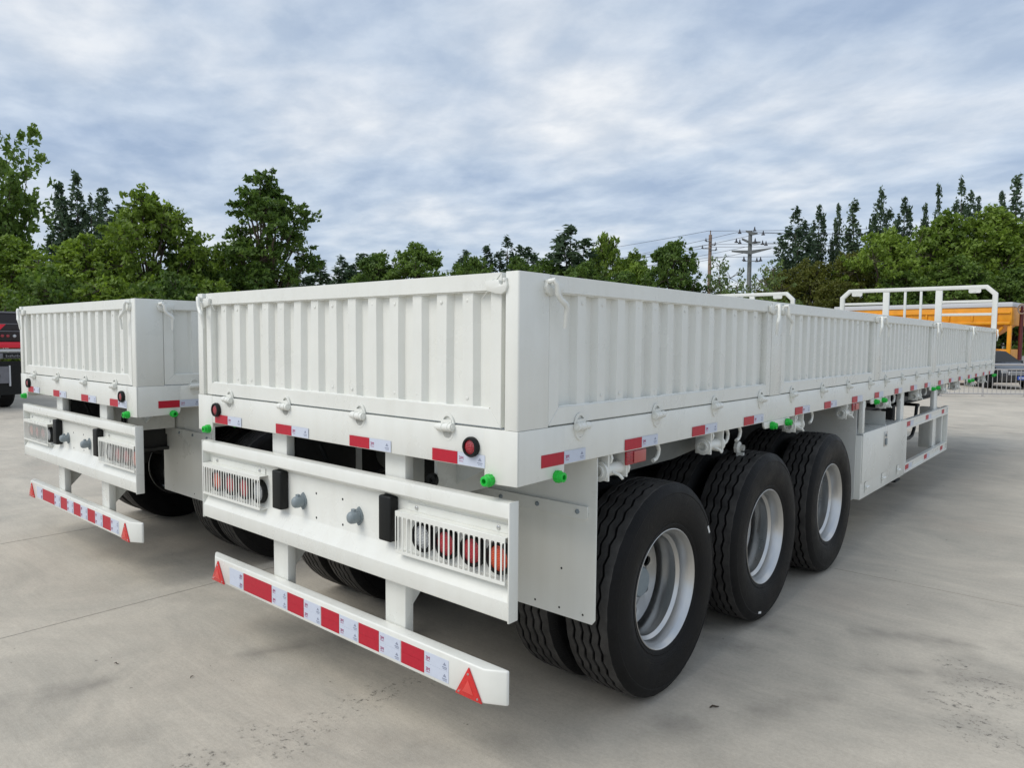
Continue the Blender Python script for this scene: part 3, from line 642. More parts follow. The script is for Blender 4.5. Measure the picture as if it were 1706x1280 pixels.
q = MB(); q.lathe([(-0.090, 0.115), (-0.060, 0.112), (-0.040, 0.085), (0.020, 0.078), (0.030, 0.070), (0.032, 0.0004)], 'x', n=28)
for i in range(10):
    a = 2 * math.pi * i / 10; q.cyl((-0.066, 0.1325 * math.cos(a), 0.1325 * math.sin(a)), (-0.034, 0.1325 * math.cos(a), 0.1325 * math.sin(a)), 0.016, 0.014, n=6)
HUB = q.mesh('hub', SOCK)
q = MB(); q.lathe([(-0.02, 0.22), (-0.25, 0.215), (-0.25, 0.06)], 'x', n=28); q.lathe([(-0.02, 0.22), (-0.02, 0.10)], 'x', n=28); DRUM = q.mesh('brake_drum', DARK)
q = MB(); q.box(0.1395, 0.1412, -0.0105, 0.0105, -0.022, 0.022); q2 = MB(); STK = q.mesh('sticker', mat('paper_white', (0.75, 0.75, 0.73), 0.6))
YW = (1.152, 2.440, 3.727); XO, XI = -0.112, -0.450
for ox, s in SIDES:
    for i, y in enumerate(YW):
        rz = random.uniform(0, 6)
        w = part('wheel', None, (ox + s * XO, y, RT - 0.003), (rz, 0, 0), (s, 1, 1))
        add('tyre', TYRE, w); add('rim', RIM, w); add('hub', HUB, w, (-0.046, 0, 0))
        if s > 0 and i < 2:
            aa = (R(28), R(-104))[i]; rr = 0.468
            add('sticker', STK, w, (0.0035, 0, 0), (0, 0, 0)).matrix_local = Matrix.Rotation(-rz + aa, 4, 'X') @ Matrix.Translation((0.0022, rr, 0))
        w2 = part('wheel', None, (ox + s * XI, y, RT - 0.003), (random.uniform(0, 6), 0, 0), (-s, 1, 1))
        add('tyre', TYRE, w2); add('rim', RIM, w2)
        part('brake_drum', DRUM, (ox + s * (XI + 0.08), y, RT - 0.003), sc=(s, 1, 1))
q = MB(); q.cyl((-1.95, 0, 0), (-0.55, 0, 0), 0.072, n=16); AX = q.mesh('axle', DARK)
q = MB()
for i in range(7):
    h = 0.56 - i * 0.06; pts = []
    for j in range(9):
        u = -h + 2 * h * j / 8; pts.append((u, 0.085 * (u / 0.56) ** 2 - 0.013 * i))
    q.prism(pts + [(u, z - 0.012) for u, z in pts[::-1]], 'x', -0.045, 0.045)
q.box(-0.055, 0.055, -0.07, 0.07, -0.13, 0.012)
SPR = q.mesh('leaf_spring', DARK)
q = MB(); q.prism([(-0.12, 0.0), (0.12, 0.0), (0.05, -0.24), (-0.05, -0.24)], 'x', -0.05, 0.05); HNG = q.mesh('spring_hanger', DARK)
for y in YW:
    part('axle', AX, (0, y, RT - 0.003))
    for x in (-0.80, -1.70): part('leaf_spring', SPR, (x, y, RT + 0.185))
for x in (-0.80, -1.70):
    for y in (0.68, 1.796, 3.083, 4.37): part('spring_hanger', HNG, (x, y, 0.858))
# air tank and brake plumbing seen under the tail
q = MB(); q.lathe([(-0.42, 0.0004), (-0.41, 0.07), (-0.38, 0.115), (-0.33, 0.13), (0.33, 0.13), (0.38, 0.115), (0.41, 0.07), (0.42, 0.0004)], 'x', (-1.25, 0.75, 1.10), 24); part('air_tank', q.mesh('air_tank', CHGREY))
q = MB(); q.tube([(-1.55, 0.2, 1.20), (-1.50, 0.24, 1.05), (-1.40, 0.3, 1.02), (-1.25, 0.32, 1.06), (-1.1, 0.3, 1.12), (-0.95, 0.4, 1.15)], 0.011, 7); q.lathe([(0.0, 0.03), (0.02, 0.03), (0.02, 0.012), (0.0, 0.012)], 'y', (-0.62, 0.14, 1.14), 14, closed=True); part('air_hose', q.mesh('air_hose', BLACKP))
for y in YW:
    q = MB(); q.lathe([(-0.02, 0.0004), (0.0, 0.07), (0.10, 0.075), (0.12, 0.085), (0.14, 0.075), (0.22, 0.06), (0.23, 0.0004)], 'y', (-0.95, y - 0.55, 0.62), 16); part('brake_chamber', q.mesh('brake_chamber', DARK))
q = MB(); q.lathe([(0.0, 0.0004), (0.0, 0.040), (0.02, 0.040), (0.03, 0.02), (0.05, 0.02)], 'x', (-0.15, 2.32, 1.10), 8); q.box(-0.145, -0.10, 2.31, 2.33, 1.04, 1.07); part('valve_cap', q.mesh('valve_cap', WHITE))
# inner skirt rail under the side beam
q = MB(); q.prism([(0.62, 1.263), (2.36, 1.263), (2.20, 1.215), (1.95, 1.165), (1.5, 1.125), (0.9, 1.12), (0.62, 1.135)], 'x', -0.162, -0.156); SKT = q.mesh('inner_skirt', CHGREY)
for ox, s in SIDES: part('inner_skirt', SKT, (ox, 0, 0), sc=(s, 1, 1))

# --- load winches, rope hooks, red side lamps
q = MB()
for y in (-0.082, 0.070): q.prism([(y, 0.0), (y + 0.012, 0.0), (y + 0.012, -0.120), (y, -0.120)], 'x', -0.105, -0.015)
for y in (-0.098, 0.082): q.lathe([(y, 0.022), (y, 0.046), (y + 0.014, 0.046), (y + 0.014, 0.022)], 'y', (-0.055, 0, -0.078), 14, closed=True)
q.lathe([(-0.110, 0.022), (-0.110, 0.031), (0.100, 0.031), (0.100, 0.022)], 'y', (-0.055, 0, -0.078), 16, closed=True)
q.tube([(-0.02, -0.03, -0.085), (0.012, -0.028, -0.095), (0.02, -0.015, -0.112)], 0.007, 7); q.lathe([(-0.06, 0.018), (-0.06, 0.034), (-0.045, 0.034), (-0.045, 0.018)], 'y', (-0.045, 0, -0.02), 10, closed=True)
WIN = q.mesh('rope_winch', WHITE, bevel=0.0, angle=30)
q = MB(); q.tube([(0, -0.055, 0.0), (0, -0.010, -0.001), (0, 0.014, -0.012), (0, 0.026, -0.035), (0, 0.020, -0.060), (0, 0.0, -0.078), (0, -0.030, -0.086)], 0.0105, 9); HOOK = q.mesh('rope_hook', WHITE)
q = MB(); q.box(-0.018, -0.004, -0.085, 0.085, -0.064, 0.0); SL1 = q.mesh('side_lamp', LENSR, bevel=0.004)
q = MB(); q.box(-0.003, 0.001, -0.028, 0.078, -0.058, -0.004); SL2 = q.mesh('side_lamp_face', mat('pink_reflector', (0.45, 0.10, 0.09), 0.3), bevel=0.002)
for ox, s in SIDES:
    for y in (0.72, 1.745, 3.06, 4.24, 5.49, 6.84, 8.27, 9.17, 10.4, 11.5): part('rope_winch', WIN, (ox, y, ZB - 0.001), sc=(s, 1, 1))
    for y in (1.115, 1.925, 2.10, 3.39, 4.78, 5.83, 6.10, 7.3, 8.7, 10.0, 11.1): part('rope_hook', HOOK, (ox - s * 0.045, y, ZB - 0.001), sc=(s, 1, 1))
    for y in (0.862, 4.385): o = part('side_lamp', SL1, (ox, y, ZB - 0.002), sc=(s, 1, 1)); add('side_lamp_face', SL2, o)

# --- tool box, side guard, landing gear
q = MB(); q.box(-0.50, -0.0005, 4.585, 6.20, 0.406, 0.965); TBX = q.mesh('tool_box', WHITE, bevel=0.004)
q = MB(); q.box(0.0, 0.008, 4.60, 6.175, 0.548, 0.985); TDR = q.mesh('door', WHITE, bevel=0.003)
q = MB(); q.box(0.008, 0.013, 5.285, 5.40, 0.795, 0.935); TLA = q.mesh('paddle_latch', STEEL, bevel=0.003)
q = MB(); q.box(0.013, 0.022, 5.315, 5.372, 0.81, 0.87); q.cyl((0.013, 5.343, 0.90), (0.02, 5.343, 0.90), 0.014, n=10); TLB = q.mesh('latch_lever', SOCK, bevel=0.003)
q = MB(); q.cyl((0.012, -0.045, 0), (0.012, 0.045, 0), 0.012, n=10); q.box(0.0, 0.006, -0.04, 0.04, -0.045, 0.05); THG = q.mesh('hinge', WHITE)
q = MB(); q.box(-0.035, 0.0, 4.59, 4.650, 0.985, ZB - 0.002); q.box(-0.50, -0.47, 4.59, 4.65, 0.966, ZB - 0.002); TPO = q.mesh('box_hanger', WHITE, bevel=0.003)
q = MB(); q.box(-0.44, -0.06, 5.60, 5.606, 0.966, 1.10); q.box(-0.44, -0.06, 5.606, 5.66, 0.966, 0.972); TBR = q.mesh('box_bracket', WHITE)
for ox, s in SIDES:
    b = part('tool_box', TBX, (ox, 0, 0), sc=(s, 1, 1))
    d = add('door', TDR, b); add('paddle_latch', TLA, b); add('latch_lever', TLB, b); add('box_hanger', TPO, b); add('box_bracket', TBR, b)
    for y in (4.755, 5.325, 5.90): add('hinge', THG, b, (0.002, y, 0.495))
def rail(z0, z1): return [(-0.045, z0), (0.0, z0), (0.0, z0 + 0.018), (-0.012, z0 + 0.020), (-0.012, z1 - 0.020), (0.0, z1 - 0.018), (0.0, z1), (-0.045, z1)]
q = MB(); q.prism(rail(0.872, 0.970), 'y', 6.205, 8.44); GR1 = q.mesh('guard_rail', WHITE, bevel=0.0)
q = MB(); q.prism(rail(0.414, 0.516), 'y', 6.205, 8.44); GR2 = q.mesh('guard_rail', WHITE, bevel=0.0)
q = MB(); q.box(-0.047, 0.001, 8.441, 8.47, 0.410, 0.974); q.box(-0.30, -0.047, 8.35, 8.46, 0.43, 0.95); GE = q.mesh('guard_end', WHITE, bevel=0.003)
q = MB(); q.box(-0.09, -0.05, 6.16, 6.30, 0.43, ZB); q.box(-0.046, -0.006, 6.215, 6.29, 0.517, 0.871); GP1 = q.mesh('guard_post', WHITE, bevel=0.003)
q = MB(); q.box(-0.09, -0.05, 7.83, 8.03, 0.43, ZB); GP2 = q.mesh('guard_post', WHITE, bevel=0.003)
for ox, s in SIDES:
    for nm, me in (('guard_rail', GR1), ('guard_rail', GR2), ('guard_end', GE), ('guard_post', GP1), ('guard_post', GP2)):
        o = part(nm, me, (ox, 0, 0), sc=(s, 1, 1))
        if nm == 'guard_rail':
            z = 0.921 if me is GR1 else 0.465
            for y in (6.29, 7.20, 8.12):
                add('red_reflective_tape', TR, o, (-0.0118, y, z)); add('white_reflective_tape', TW, o, (-0.0118, y - 0.15 if y > 8 else y, z), sc=(1, 1, 1)) if y < 8 else None
q = MB(); q.box(-0.065, 0.065, -0.065, 0.065, 0.40, 1.22); q.box(-0.05, 0.05, -0.05, 0.05, 0.10, 0.40); LG = q.mesh('landing_leg', DARK, bevel=0.006)
q = MB(); q.box(-0.14, 0.14, -0.12, 0.12, 0.06, 0.085); q.prism([(-0.12, 0.085), (0.12, 0.085), (0.05, 0.16), (-0.05, 0.16)], 'x', -0.08, 0.08); LF = q.mesh('foot', DARK, bevel=0.005)
for x in (-0.52, -1.98):
    o = part('landing_leg', LG, (x, 7.72, 0)); add('foot', LF, o)
q = MB(); q.cyl((-1.95, 7.72, 0.98), (-0.55, 7.72, 0.98), 0.025, n=8); q.box(-2.3, -0.2, 7.66, 7.78, 1.12, 1.20); part('landing_brace', q.mesh('landing_brace', DARK))
q = MB(); q.tube([(-0.45, 7.72, 1.02), (-0.14, 7.45, 1.04), (-0.12, 7.26, 1.03), (-0.12, 7.22, 0.90), (-0.12, 7.17, 0.78), (-0.12, 7.08, 0.715), (-0.12, 6.95, 0.70), (-0.12, 6.30, 0.735)], 0.018, 9); part('crank_handle', q.mesh('crank_handle', BLACKP))

# --- headboard at the front
q = MB(); y0, y1 = LEN + 0.003, LEN + 0.063
q.prism([(-2.5, 1.30), (-2.425, 1.30), (-2.425, 2.585), (-2.318, 2.690), (-0.182, 2.690), (-0.075, 2.585), (-0.075, 1.30), (0, 1.30), (0, 2.615), (-0.150, 2.757), (-2.35, 2.757), (-2.5, 2.615)], 'y', y0, y1)
for a, b in ((-1.757, -1.655), (-0.915, -0.812)): q.box(a, b, y0 + 0.004, y1 - 0.004, 1.44, 2.6895)
for c in (-1.395, -1.142): q.box(c - 0.019, c + 0.019, y0 + 0.01, y1 - 0.015, 2.03, 2.6895)
for z in (2.482, 2.262):
    q.box(-2.4245, -1.7575, y0 + 0.008, y1 - 0.01, z - 0.022, z + 0.022); q.box(-0.8115, -0.0755, y0 + 0.008, y1 - 0.01, z - 0.022, z + 0.022)
headboard = part('headboard', q.mesh('headboard', WHITE, bevel=0.004))
q = MB(); q.box(-2.42, -0.08, y0 + 0.02, y0 + 0.03, 1.44, 2.03); add('front_panel', q.mesh('front_panel', WHITE), headboard)
q = MB(); q.prism([(-0.09, 0), (0.09, 0), (0.09, -0.05), (0.07, -0.065), (-0.07, -0.065), (-0.09, -0.05)], 'y', y0 - 0.004, y0 + 0.004); q.box(-0.015, 0.015, y0 - 0.008, y0 - 0.003, -0.045, -0.025); LT = q.mesh('lashing_tab', WHITE)
for x in (-2.20, -0.33): add('lashing_tab', LT, headboard, (x, 0, 2.690))

# --- the second trailer is its twin
second = copy_tree(trailer)
second.location = (-3.352, -0.018, 0)
second['label'] = 'white drop side semi trailer standing further left, partly hidden by its twin'
for t_ in (trailer, second): t_['group'] = 'white semi trailers side by side'
for o in second.children:
    if o.name.startswith('tailgate'): add('latch_handle', HANDLE, o, (0, LR, 1.962), (0, 0, 0))

# ------------------------------------------------------------------ steel barrier in front of the trees
FA, FB = Vector((-6.6, 22.05)), Vector((2.4, 29.8))
fdir = (FB - FA).normalized(); flen = (FB - FA).length
fence = thing('steel_barrier', 'low stainless barrier of upright bars across the yard behind the trailers', 'fence', (FA.x, FA.y, 0), math.atan2(fdir.y, fdir.x))
q = MB(); q.cyl((0, 0, 0), (flen, 0, 0), 0.034, n=10); FT = q.mesh('rail', STAIN)
q = MB(); q.cyl((0, 0, 0), (flen, 0, 0), 0.022, n=8); FR2 = q.mesh('rail', STAIN)
for z, me in ((1.075, FT), (0.915, FR2), (0.10, FR2)): add('rail', me, fence, (0, 0, z))
q = MB(); q.cyl((0, 0, 0), (0, 0, 1.06), 0.030, n=10); q.cyl((0, 0, 0), (0, 0, 0.012), 0.08, n=10); FP = q.mesh('post', STAIN)
q = MB(); q.cyl((0, 0, 0.10), (0, 0, 0.915), 0.0095, n=6); FBR = q.mesh('bar', STAIN)
k = 0
while k * 0.155 < flen:
    if k % 9 == 4: add('post', FP, fence, (k * 0.155, 0, 0))
    else: add('bar', FBR, fence, (k * 0.155, 0, 0))
    k += 1

# ------------------------------------------------------------------ yellow hopper truck
yd = Vector((-10.4 + 2.45, 39.2 - 38.05)).normalized()
yel = thing('hopper_truck', 'yellow hopper truck with white top rail behind the trailer headboard', 'truck', (-2.45, 38.05, 0), math.atan2(yd.y, yd.x))
# local: x runs back to the left along the body, +y points to the viewer
YV = 1 if (Matrix.Rotation(math.atan2(yd.y, yd.x), 2) @ Vector((0, 1))).y < 0 else -1
YLn = 8.2
q = MB(); q.box(0.0, YLn, 0.0 * YV, -2.4 * YV, 2.62, 3.46); HB = q.mesh('body', YEL, bevel=0.03)
b = add('body', HB, yel)
q = MB(); q.prism([(0.35, 2.62), (YLn - 0.2, 2.62), (YLn - 1.6, 1.55), (1.9, 1.55)], 'y', -0.25 * YV, -2.15 * YV); add('hopper', q.mesh('hopper', YEL), yel)
q = MB(); q.box(-0.02, YLn + 0.02, 0.05 * YV, -2.45 * YV, 3.462, 3.68); add('top_rail', q.mesh('top_rail', TSILV, bevel=0.02), yel)
q = MB(); q.box(0.05, YLn - 0.05, 0.07 * YV, 0.002 * YV, 3.16, 3.24); add('rib', q.mesh('rib', YEL, bevel=0.01), b)
q = MB(); q.box(0.05, YLn - 0.05, 0.09 * YV, 0.002 * YV, 2.66, 2.78); add('rib', q.mesh('rib', YEL, bevel=0.01), b)
for i in range(8):
    q = MB(); q.box(0.55 + i * 1.0, 0.63 + i * 1.0, 0.06 * YV, 0.003 * YV, 2.80, 3.155); add('rib', q.mesh('rib', YEL, bevel=0.01), b)
q = MB(); q.box(0.0, 0.16, -0.02 * YV, -0.18 * YV, 0.95, 2.618); add('post', q.mesh('post', YEL, bevel=0.015), yel)
q = MB(); q.tube([(0.35, -0.1 * YV, 2.55), (1.35, -0.1 * YV, 1.30)], 0.07, 8); add('brace', q.mesh('brace', YEL), yel)
q = MB(); q.box(0.16, 7.6, -0.25 * YV, -2.1 * YV, 1.02, 1.50); add('chassis', q.mesh('chassis', YEL, bevel=0.03), yel)
q = MB(); q.box(0.45, 0.85, -0.19 * YV, -0.255 * YV, 1.18, 1.42); add('control_box', q.mesh('control_box', TBLK, bevel=0.02), yel)
q = MB(); q.cyl((-0.26, -0.5 * YV, 0.5), (-0.26, -0.5 * YV, 3.30), 0.085, n=14); q.cyl((-0.26, -0.5 * YV, 3.30), (-0.26, -0.5 * YV, 3.52), 0.06, n=12); add('lift_cylinder', q.mesh('lift_cylinder', MAROON), yel)
q = MB(); pts = [(-0.32 + 0.16 * math.cos(a * 0.5), -0.25 * YV, 3.36 + 0.22 * math.sin(a * 0.5)) for a in range(14)]; q.tube(pts, 0.035, 7); add('rope_coil', q.mesh('rope_coil', WOODP), yel)
q = MB(); q.lathe([(-0.14, 0.30), (-0.15, 0.48), (-0.11, 0.52), (0.11, 0.52), (0.15, 0.48), (0.14, 0.30), (0.10, 0.28), (0.10, 0.02), (-0.10, 0.02), (-0.10, 0.28)], 'y', n=24, closed=True); YT = q.mesh('wheel', RUBBER)
for x in (2.6, 3.9, 6.9):
    for y in (-0.35, -2.0): add('wheel', YT, yel, (x, y * YV, 0.52))

# ------------------------------------------------------------------ dark parked car beyond the barrier
cdir = Vector((-0.651, 0.757))
car = thing('parked_car', 'dark car facing the viewer behind the barrier at the right edge', 'car', (-1.36, 31.6, 0), math.atan2(cdir.y, cdir.x))
# local: x runs from the nose backwards
q = MB(); prof = [(0.0, 0.32), (-0.04, 0.50), (0.02, 0.74), (0.25, 0.84), (1.15, 0.96), (1.85, 1.42), (2.6, 1.50), (3.5, 1.44), (4.15, 1.02), (4.45, 0.95), (4.5, 0.50), (4.42, 0.30), (3.95, 0.26), (0.4, 0.24)]
def car_shell(prof, tuck):
    n = len(prof); v = []
    for sd_, tk in ((-1, 1), (-1, 0), (1, 0), (1, 1)):
        for x, z in prof:
            wd = 0.88 - tuck * max(0, z - 0.95) * 0.55
            c = 0.0 if tk == 0 else 0
            v.append((x, sd_ * (wd if tk == 0 else wd * 0.90), z if tk == 0 else z + (0.03 if z > 0.7 else 0)))
    order = [1, 0, 3, 2]
    f = []
    for a, b_ in ((1, 0), (0, 3), (3, 2)):
        for i in range(n): f.append((a * n + i, a * n + (i + 1) % n, b_ * n + (i + 1) % n, b_ * n + i))
    f += [tuple(1 * n + i for i in range(n)), tuple(2 * n + i for i in range(n))]
    q._add(v, f)
car_shell(prof, 0.9); add('body', q.mesh('body', CARP, angle=40), car)
q = MB(); q._add([(1.19, -0.74, 1.02), (1.19, 0.74, 1.02), (1.80, 0.56, 1.43), (1.80, -0.56, 1.43)], [(0, 1, 2, 3)]); add('windscreen', q.mesh('windscreen', GLASS), car, (-0.03, 0, 0.012))
q = MB(); q.box(-0.065, -0.030, -0.55, 0.55, 0.56, 0.70); add('grille', q.mesh('grille', TSILV, bevel=0.01), car)
for i in range(3):
    q = MB(); q.box(-0.072, -0.064, -0.53, 0.53, 0.578 + i * 0.042, 0.596 + i * 0.042); add('grille_slat', q.mesh('grille_slat', BLACKP), car)
for y in (-0.68, 0.68):
    q = MB(); q.box(-0.03, 0.12, y - 0.13, y + 0.13, 0.62, 0.76); add('headlight', q.mesh('headlight', LENSW, bevel=0.03), car)
q = MB(); q.box(-0.085, -0.066, -0.22, 0.22, 0.38, 0.52); pl = add('number_plate', q.mesh('number_plate', PLATEB, bevel=0.004), car)
q = MB()
for i in range(7): q.box(-0.087, -0.085, -0.19 + i * 0.055, -0.155 + i * 0.055, 0.415, 0.485)
add('plate_print', q.mesh('plate_print', TSILV), pl)
for x in (0.85, 3.55):
    for y in (-0.78, 0.78): add('wheel', YT, car, (x, y, 0.32), (0, 0, 0), (0.62, 0.62, 0.62))
for y in (-0.98, 0.98):
    q = MB(); q.box(1.45, 1.58, y - 0.09, y + 0.09, 0.98, 1.10); add('mirror', q.mesh('mirror', CARP, bevel=0.03), car)

# ------------------------------------------------------------------ black and red truck at the left edge, tail towards the yard
rt = thing('tipper_truck', 'black truck tail with red cross bar at the left edge', 'truck', (-18.45, 2.15, 0))
q = MB(); q.box(-6.5, 0.0, -1.25, 1.25, 1.60, 2.28); bd = add('body', q.mesh('body', TBLK, bevel=0.02), rt)
q = MB(); q.box(-6.5, 0.03, -1.28, 1.28, 2.282, 2.32); add('top_edge', q.mesh('top_edge', TGREY), bd)
q = MB(); q.box(0.001, 0.02, -1.2, 1.2, 2.02, 2.035); q.box(0.001, 0.02, -1.2, 1.2, 1.845, 1.86); add('seam_strip', q.mesh('seam_strip', TGREY), bd)
q = MB(); q.box(-0.25, 0.05, -1.25, 1.25, 1.455, 1.598); add('cross_bar', q.mesh('cross_bar', TREDP, bevel=0.015), rt)
q = MB(); q.box(-0.15, 0.06, -1.25, 1.25, 1.36, 1.43); add('bumper_bar', q.mesh('bumper_bar', TSILV, bevel=0.015), rt)
q = MB(); q.box(-0.3, 0.02, -1.25, 1.25, 1.20, 1.345); bmr = add('chassis_beam', q.mesh('chassis_beam', TGREY, bevel=0.01), rt)
q = MB(); q.box(0.021, 0.03, 0.80, 1.22, 1.215, 1.33); add('name_plate', q.mesh('name_plate', BLACKP), bmr)
q = MB()
for i in range(9): q.box(0.0305, 0.033, 0.85 + i * 0.038, 0.875 + i * 0.038, 1.235 + 0.01 * (i % 2), 1.30 - 0.012 * ((i * 5) % 3))
add('plate_print', q.mesh('plate_print', TGREY), bmr)
for y, m in ((0.80, MKL), (0.91, MKL), (1.045, LW_)):
    add('lamp', m, rt, (0.0, y, 1.742), (0, 0, 0), (1.2, 1.2, 1.2) if m is MKL else (0.72, 0.72, 0.72))
q = MB(); q.prism([(0.60, 2.02), (0.88, 2.02), (0.76, 1.885)], 'x', 0.002, 0.012); add('triangle_reflector', q.mesh('triangle_reflector', TREDP), rt)
q = MB(); q.box(-0.1, 0.05, 0.25, 0.90, 0.62, 1.02); q.lathe([(0.05, 0.12), (0.055, 0.12), (0.055, 0.0004)], 'x', (0, 0.6, 0.80), 20, mi=1); add('lamp_box', q.mesh('lamp_box', [TGREY, BLACKP], bevel=0.0), rt)
q = MB(); q.box(-0.02, 0.06, 0.90, 0.93, 0.55, 1.04); add('side_strip', q.mesh('side_strip', TSILV), rt)
for y in (-0.85, 0.95):
    q = MB(); q.box(-0.03, 0.0, y - 0.33, y + 0.33, 0.34, 1.14); add('mud_flap', q.mesh('mud_flap', BLACKP), rt)
for x in (-0.75, -2.0, -5.6):
    for y in (-0.95, 0.95): add('wheel', YT, rt, (x, y, 0.52))

# ------------------------------------------------------------------ white shed behind the trees
sh = thing('white_shed', 'long pale shed glimpsed through the trees on the right', 'building', (-14, 72, 0), R(20))
q = MB(); q.box(0, 34, 0, 8, 0, 4.2); w_ = add('wall', q.mesh('wall', WALLW), sh)
q = MB(); q.prism([(-0.4, 4.21), (8.4, 4.21), (4, 5.6)], 'x', -0.4, 34.4); add('roof', q.mesh('roof', ROOFG), sh)
for i in range(8):
    q = MB(); q.box(2 + i * 4, 3.6 + i * 4, -0.04, -0.005, 1.2, 2.6); o = add('window', q.mesh('window', GLASS), sh)
    q = MB(); q.box(1.95 + i * 4, 3.65 + i * 4, -0.07, -0.005, 1.12, 1.195); add('sill', q.mesh('sill', WALLW), o)

# ------------------------------------------------------------------ power poles and lines
ax_ = Vector((0.758, 0.652, 0)).normalized()
def along(base, d, z, dep=0.0): return (base[0] + ax_.x * d, base[1] + ax_.y * d, z)
P2, P1 = (-22.0, 55.0), (-27.6, 59.5)
q = MB(); q.cyl((0, 0, 0), (0, 0, 10.7), 0.23, 0.145, n=14)
pole2 = thing('power_pole', 'tall concrete power pole with long tapered cross arms', 'power pole', (P2[0], P2[1], 0), math.atan2(ax_.y, ax_.x)); add('pole', q.mesh('pole', CONCP), pole2)
q = MB(); q.prism([(-1.55, 8.98), (0, 8.80), (1.62, 9.25), (1.62, 9.33), (0, 9.12), (-1.55, 9.10)], 'y', -0.30, -0.22); add('cross_arm', q.mesh('cross_arm', CONCP), pole2)
q = MB(); q.prism([(-0.75, 9.95), (0, 9.60), (0.75, 9.72), (0.75, 9.84), (0, 9.80), (-0.75, 10.10)], 'y', -0.30, -0.20); add('cross_arm', q.mesh('cross_arm', CONCP), pole2)
q = MB(); q.prism([(-0.45, 10.62), (0, 10.35), (0.50, 10.42), (0.50, 10.55), (0, 10.62), (-0.45, 10.72)], 'y', -0.28, -0.20); add('cross_arm', q.mesh('cross_arm', CONCP), pole2)
q = MB(); q.box(-0.62, 0.80, -0.30, -0.24, 8.22, 8.28); add('cross_arm', q.mesh('cross_arm', CONCP), pole2)
q = MB(); q.lathe([(0.0, 0.16), (0.05, 0.15), (0.12, 0.07), (0.20, 0.06), (0.34, 0.03), (0.36, 0.0005)], 'z', n=8); INS = q.mesh('insulator', INSUL)
for x, z in ((-0.95, 10.45), (0.25, 10.66), (0.95, 10.35), (-1.2, 9.72), (-0.92, 9.65), (0.32, 9.75), (0.92, 9.58), (1.2, 9.52), (-0.55, 8.28), (0.50, 8.20), (0.80, 8.26)): add('insulator', INS, pole2, (x, -0.27, z))
pole1 = thing('utility_pole', 'slim brownish utility pole left of the concrete power pole', 'power pole', (P1[0], P1[1], 0), math.atan2(ax_.y, ax_.x))
q = MB(); q.cyl((0, 0, 0), (0, 0, 11.4), 0.19, 0.15, n=12); q.cyl((0, 0, 11.4), (0, 0, 11.8), 0.05, n=6); add('pole', q.mesh('pole', WOODP), pole1)
for z, a, b_ in ((10.75, -0.45, 0.1), (10.1, -0.75, 0.1), (10.4, -0.1, 0.4), (9.95, -0.1, 0.5)):
    q = MB(); q.box(a, b_, -0.22, -0.16, z, z + 0.07); add('cross_arm', q.mesh('cross_arm', CONCP), pole1)
    add('insulator', INS, pole1, (a if abs(a) > b_ else b_, -0.19, z + 0.07), sc=(0.7, 0.7, 0.8))
def wire(label, pts, sag):
    q = MB(); out = []
    for a, b_ in zip(pts[:-1], pts[1:]):
        a, b_ = Vector(a), Vector(b_)
        for i in range(12):
            t = i / 12; p_ = a.lerp(b_, t); p_.z -= sag * 4 * t * (1 - t); out.append(p_)
    out.append(Vector(pts[-1])); q.tube(out, 0.016, 4)
    tag(add('power_cable', q.mesh('power_cable', INSUL)), label, 'cable', 'overhead power cables')
hi = [(-0.95, 10.62), (0.25, 10.95), (0.95, 10.55), (-1.2, 9.95), (0.92, 9.80), (1.2, 9.75), (-1.5, 9.1), (1.6, 9.35)]
names_ = ['second highest', 'highest', 'third highest', 'fourth highest', 'fifth highest', 'sixth highest', 'second lowest', 'lowest']
for i, (x, z) in enumerate(hi):
    p_ = along(P2, x, z)
    far_r = (p_[0] + 42, p_[1] + 30, z + 0.5 - 0.1 * i); far_l = (P1[0] - 40 + x, P1[1] + 8, z - 1.5)
    mid = along(P1, -0.3 + 0.1 * i, z + 0.9 - 0.1 * i) if i in (1, 3, 4, 6) else None
    wire('%s thin dark cable strung across the concrete power pole' % names_[i], [far_l, p_, far_r] if mid is None else [(P1[0] - 45, P1[1] - 2, z - 1.2), mid, (p_[0] + 40, p_[1] + 22, z + 0.9)], 0.5)

# ------------------------------------------------------------------ trees
rnd = random.Random(11)
def leaf_quads(v, f, c, n, rad, size, up=0.35, squash=0.8, drop=0.0):
    for _ in range(n):
        a = rnd.uniform(0, 2 * math.pi); z = rnd.uniform(-1, 1); rr = rad * rnd.random() ** 0.45; h = math.sqrt(1 - z * z)
        p = Vector((c[0] + rr * h * math.cos(a), c[1] + rr * h * math.sin(a), c[2] + rr * z * squash - drop * rr))
        nrm = Vector((rnd.gauss(0, 1), rnd.gauss(0, 1), rnd.gauss(up * 2, 1))).normalized()
        t = nrm.cross(Vector((rnd.gauss(0, 1), rnd.gauss(0, 1), rnd.gauss(0, 1)))).normalized(); b_ = nrm.cross(t)
        s = size * rnd.uniform(0.6, 1.35); o = len(v)
        v += [p - t * s, p + b_ * s * 0.55 + nrm * s * 0.12, p + t * s, p - b_ * s * 0.55 + nrm * s * 0.12]; f.append((o, o + 1, o + 2, o + 3))
def crown_mesh(v, f, m):
    me = bpy.data.meshes.new('crown'); me.from_pydata([tuple(p) for p in v], [], f); me.materials.append(m); return me
def limb(q, a, b, r0, r1, wob=0.15, n=5):
    a, b = Vector(a), Vector(b); L = (b - a).length; pts = []
    for i in range(n + 1):
        t = i / n; p = a.lerp(b, t)
        if 0 < i < n: p += Vector((rnd.uniform(-1, 1), rnd.uniform(-1, 1), rnd.uniform(-0.5, 0.5))) * wob * L * 0.25
        pts.append(p)
    q.tube(pts, [r0 + (r1 - r0) * i / n for i in range(n + 1)], 7)
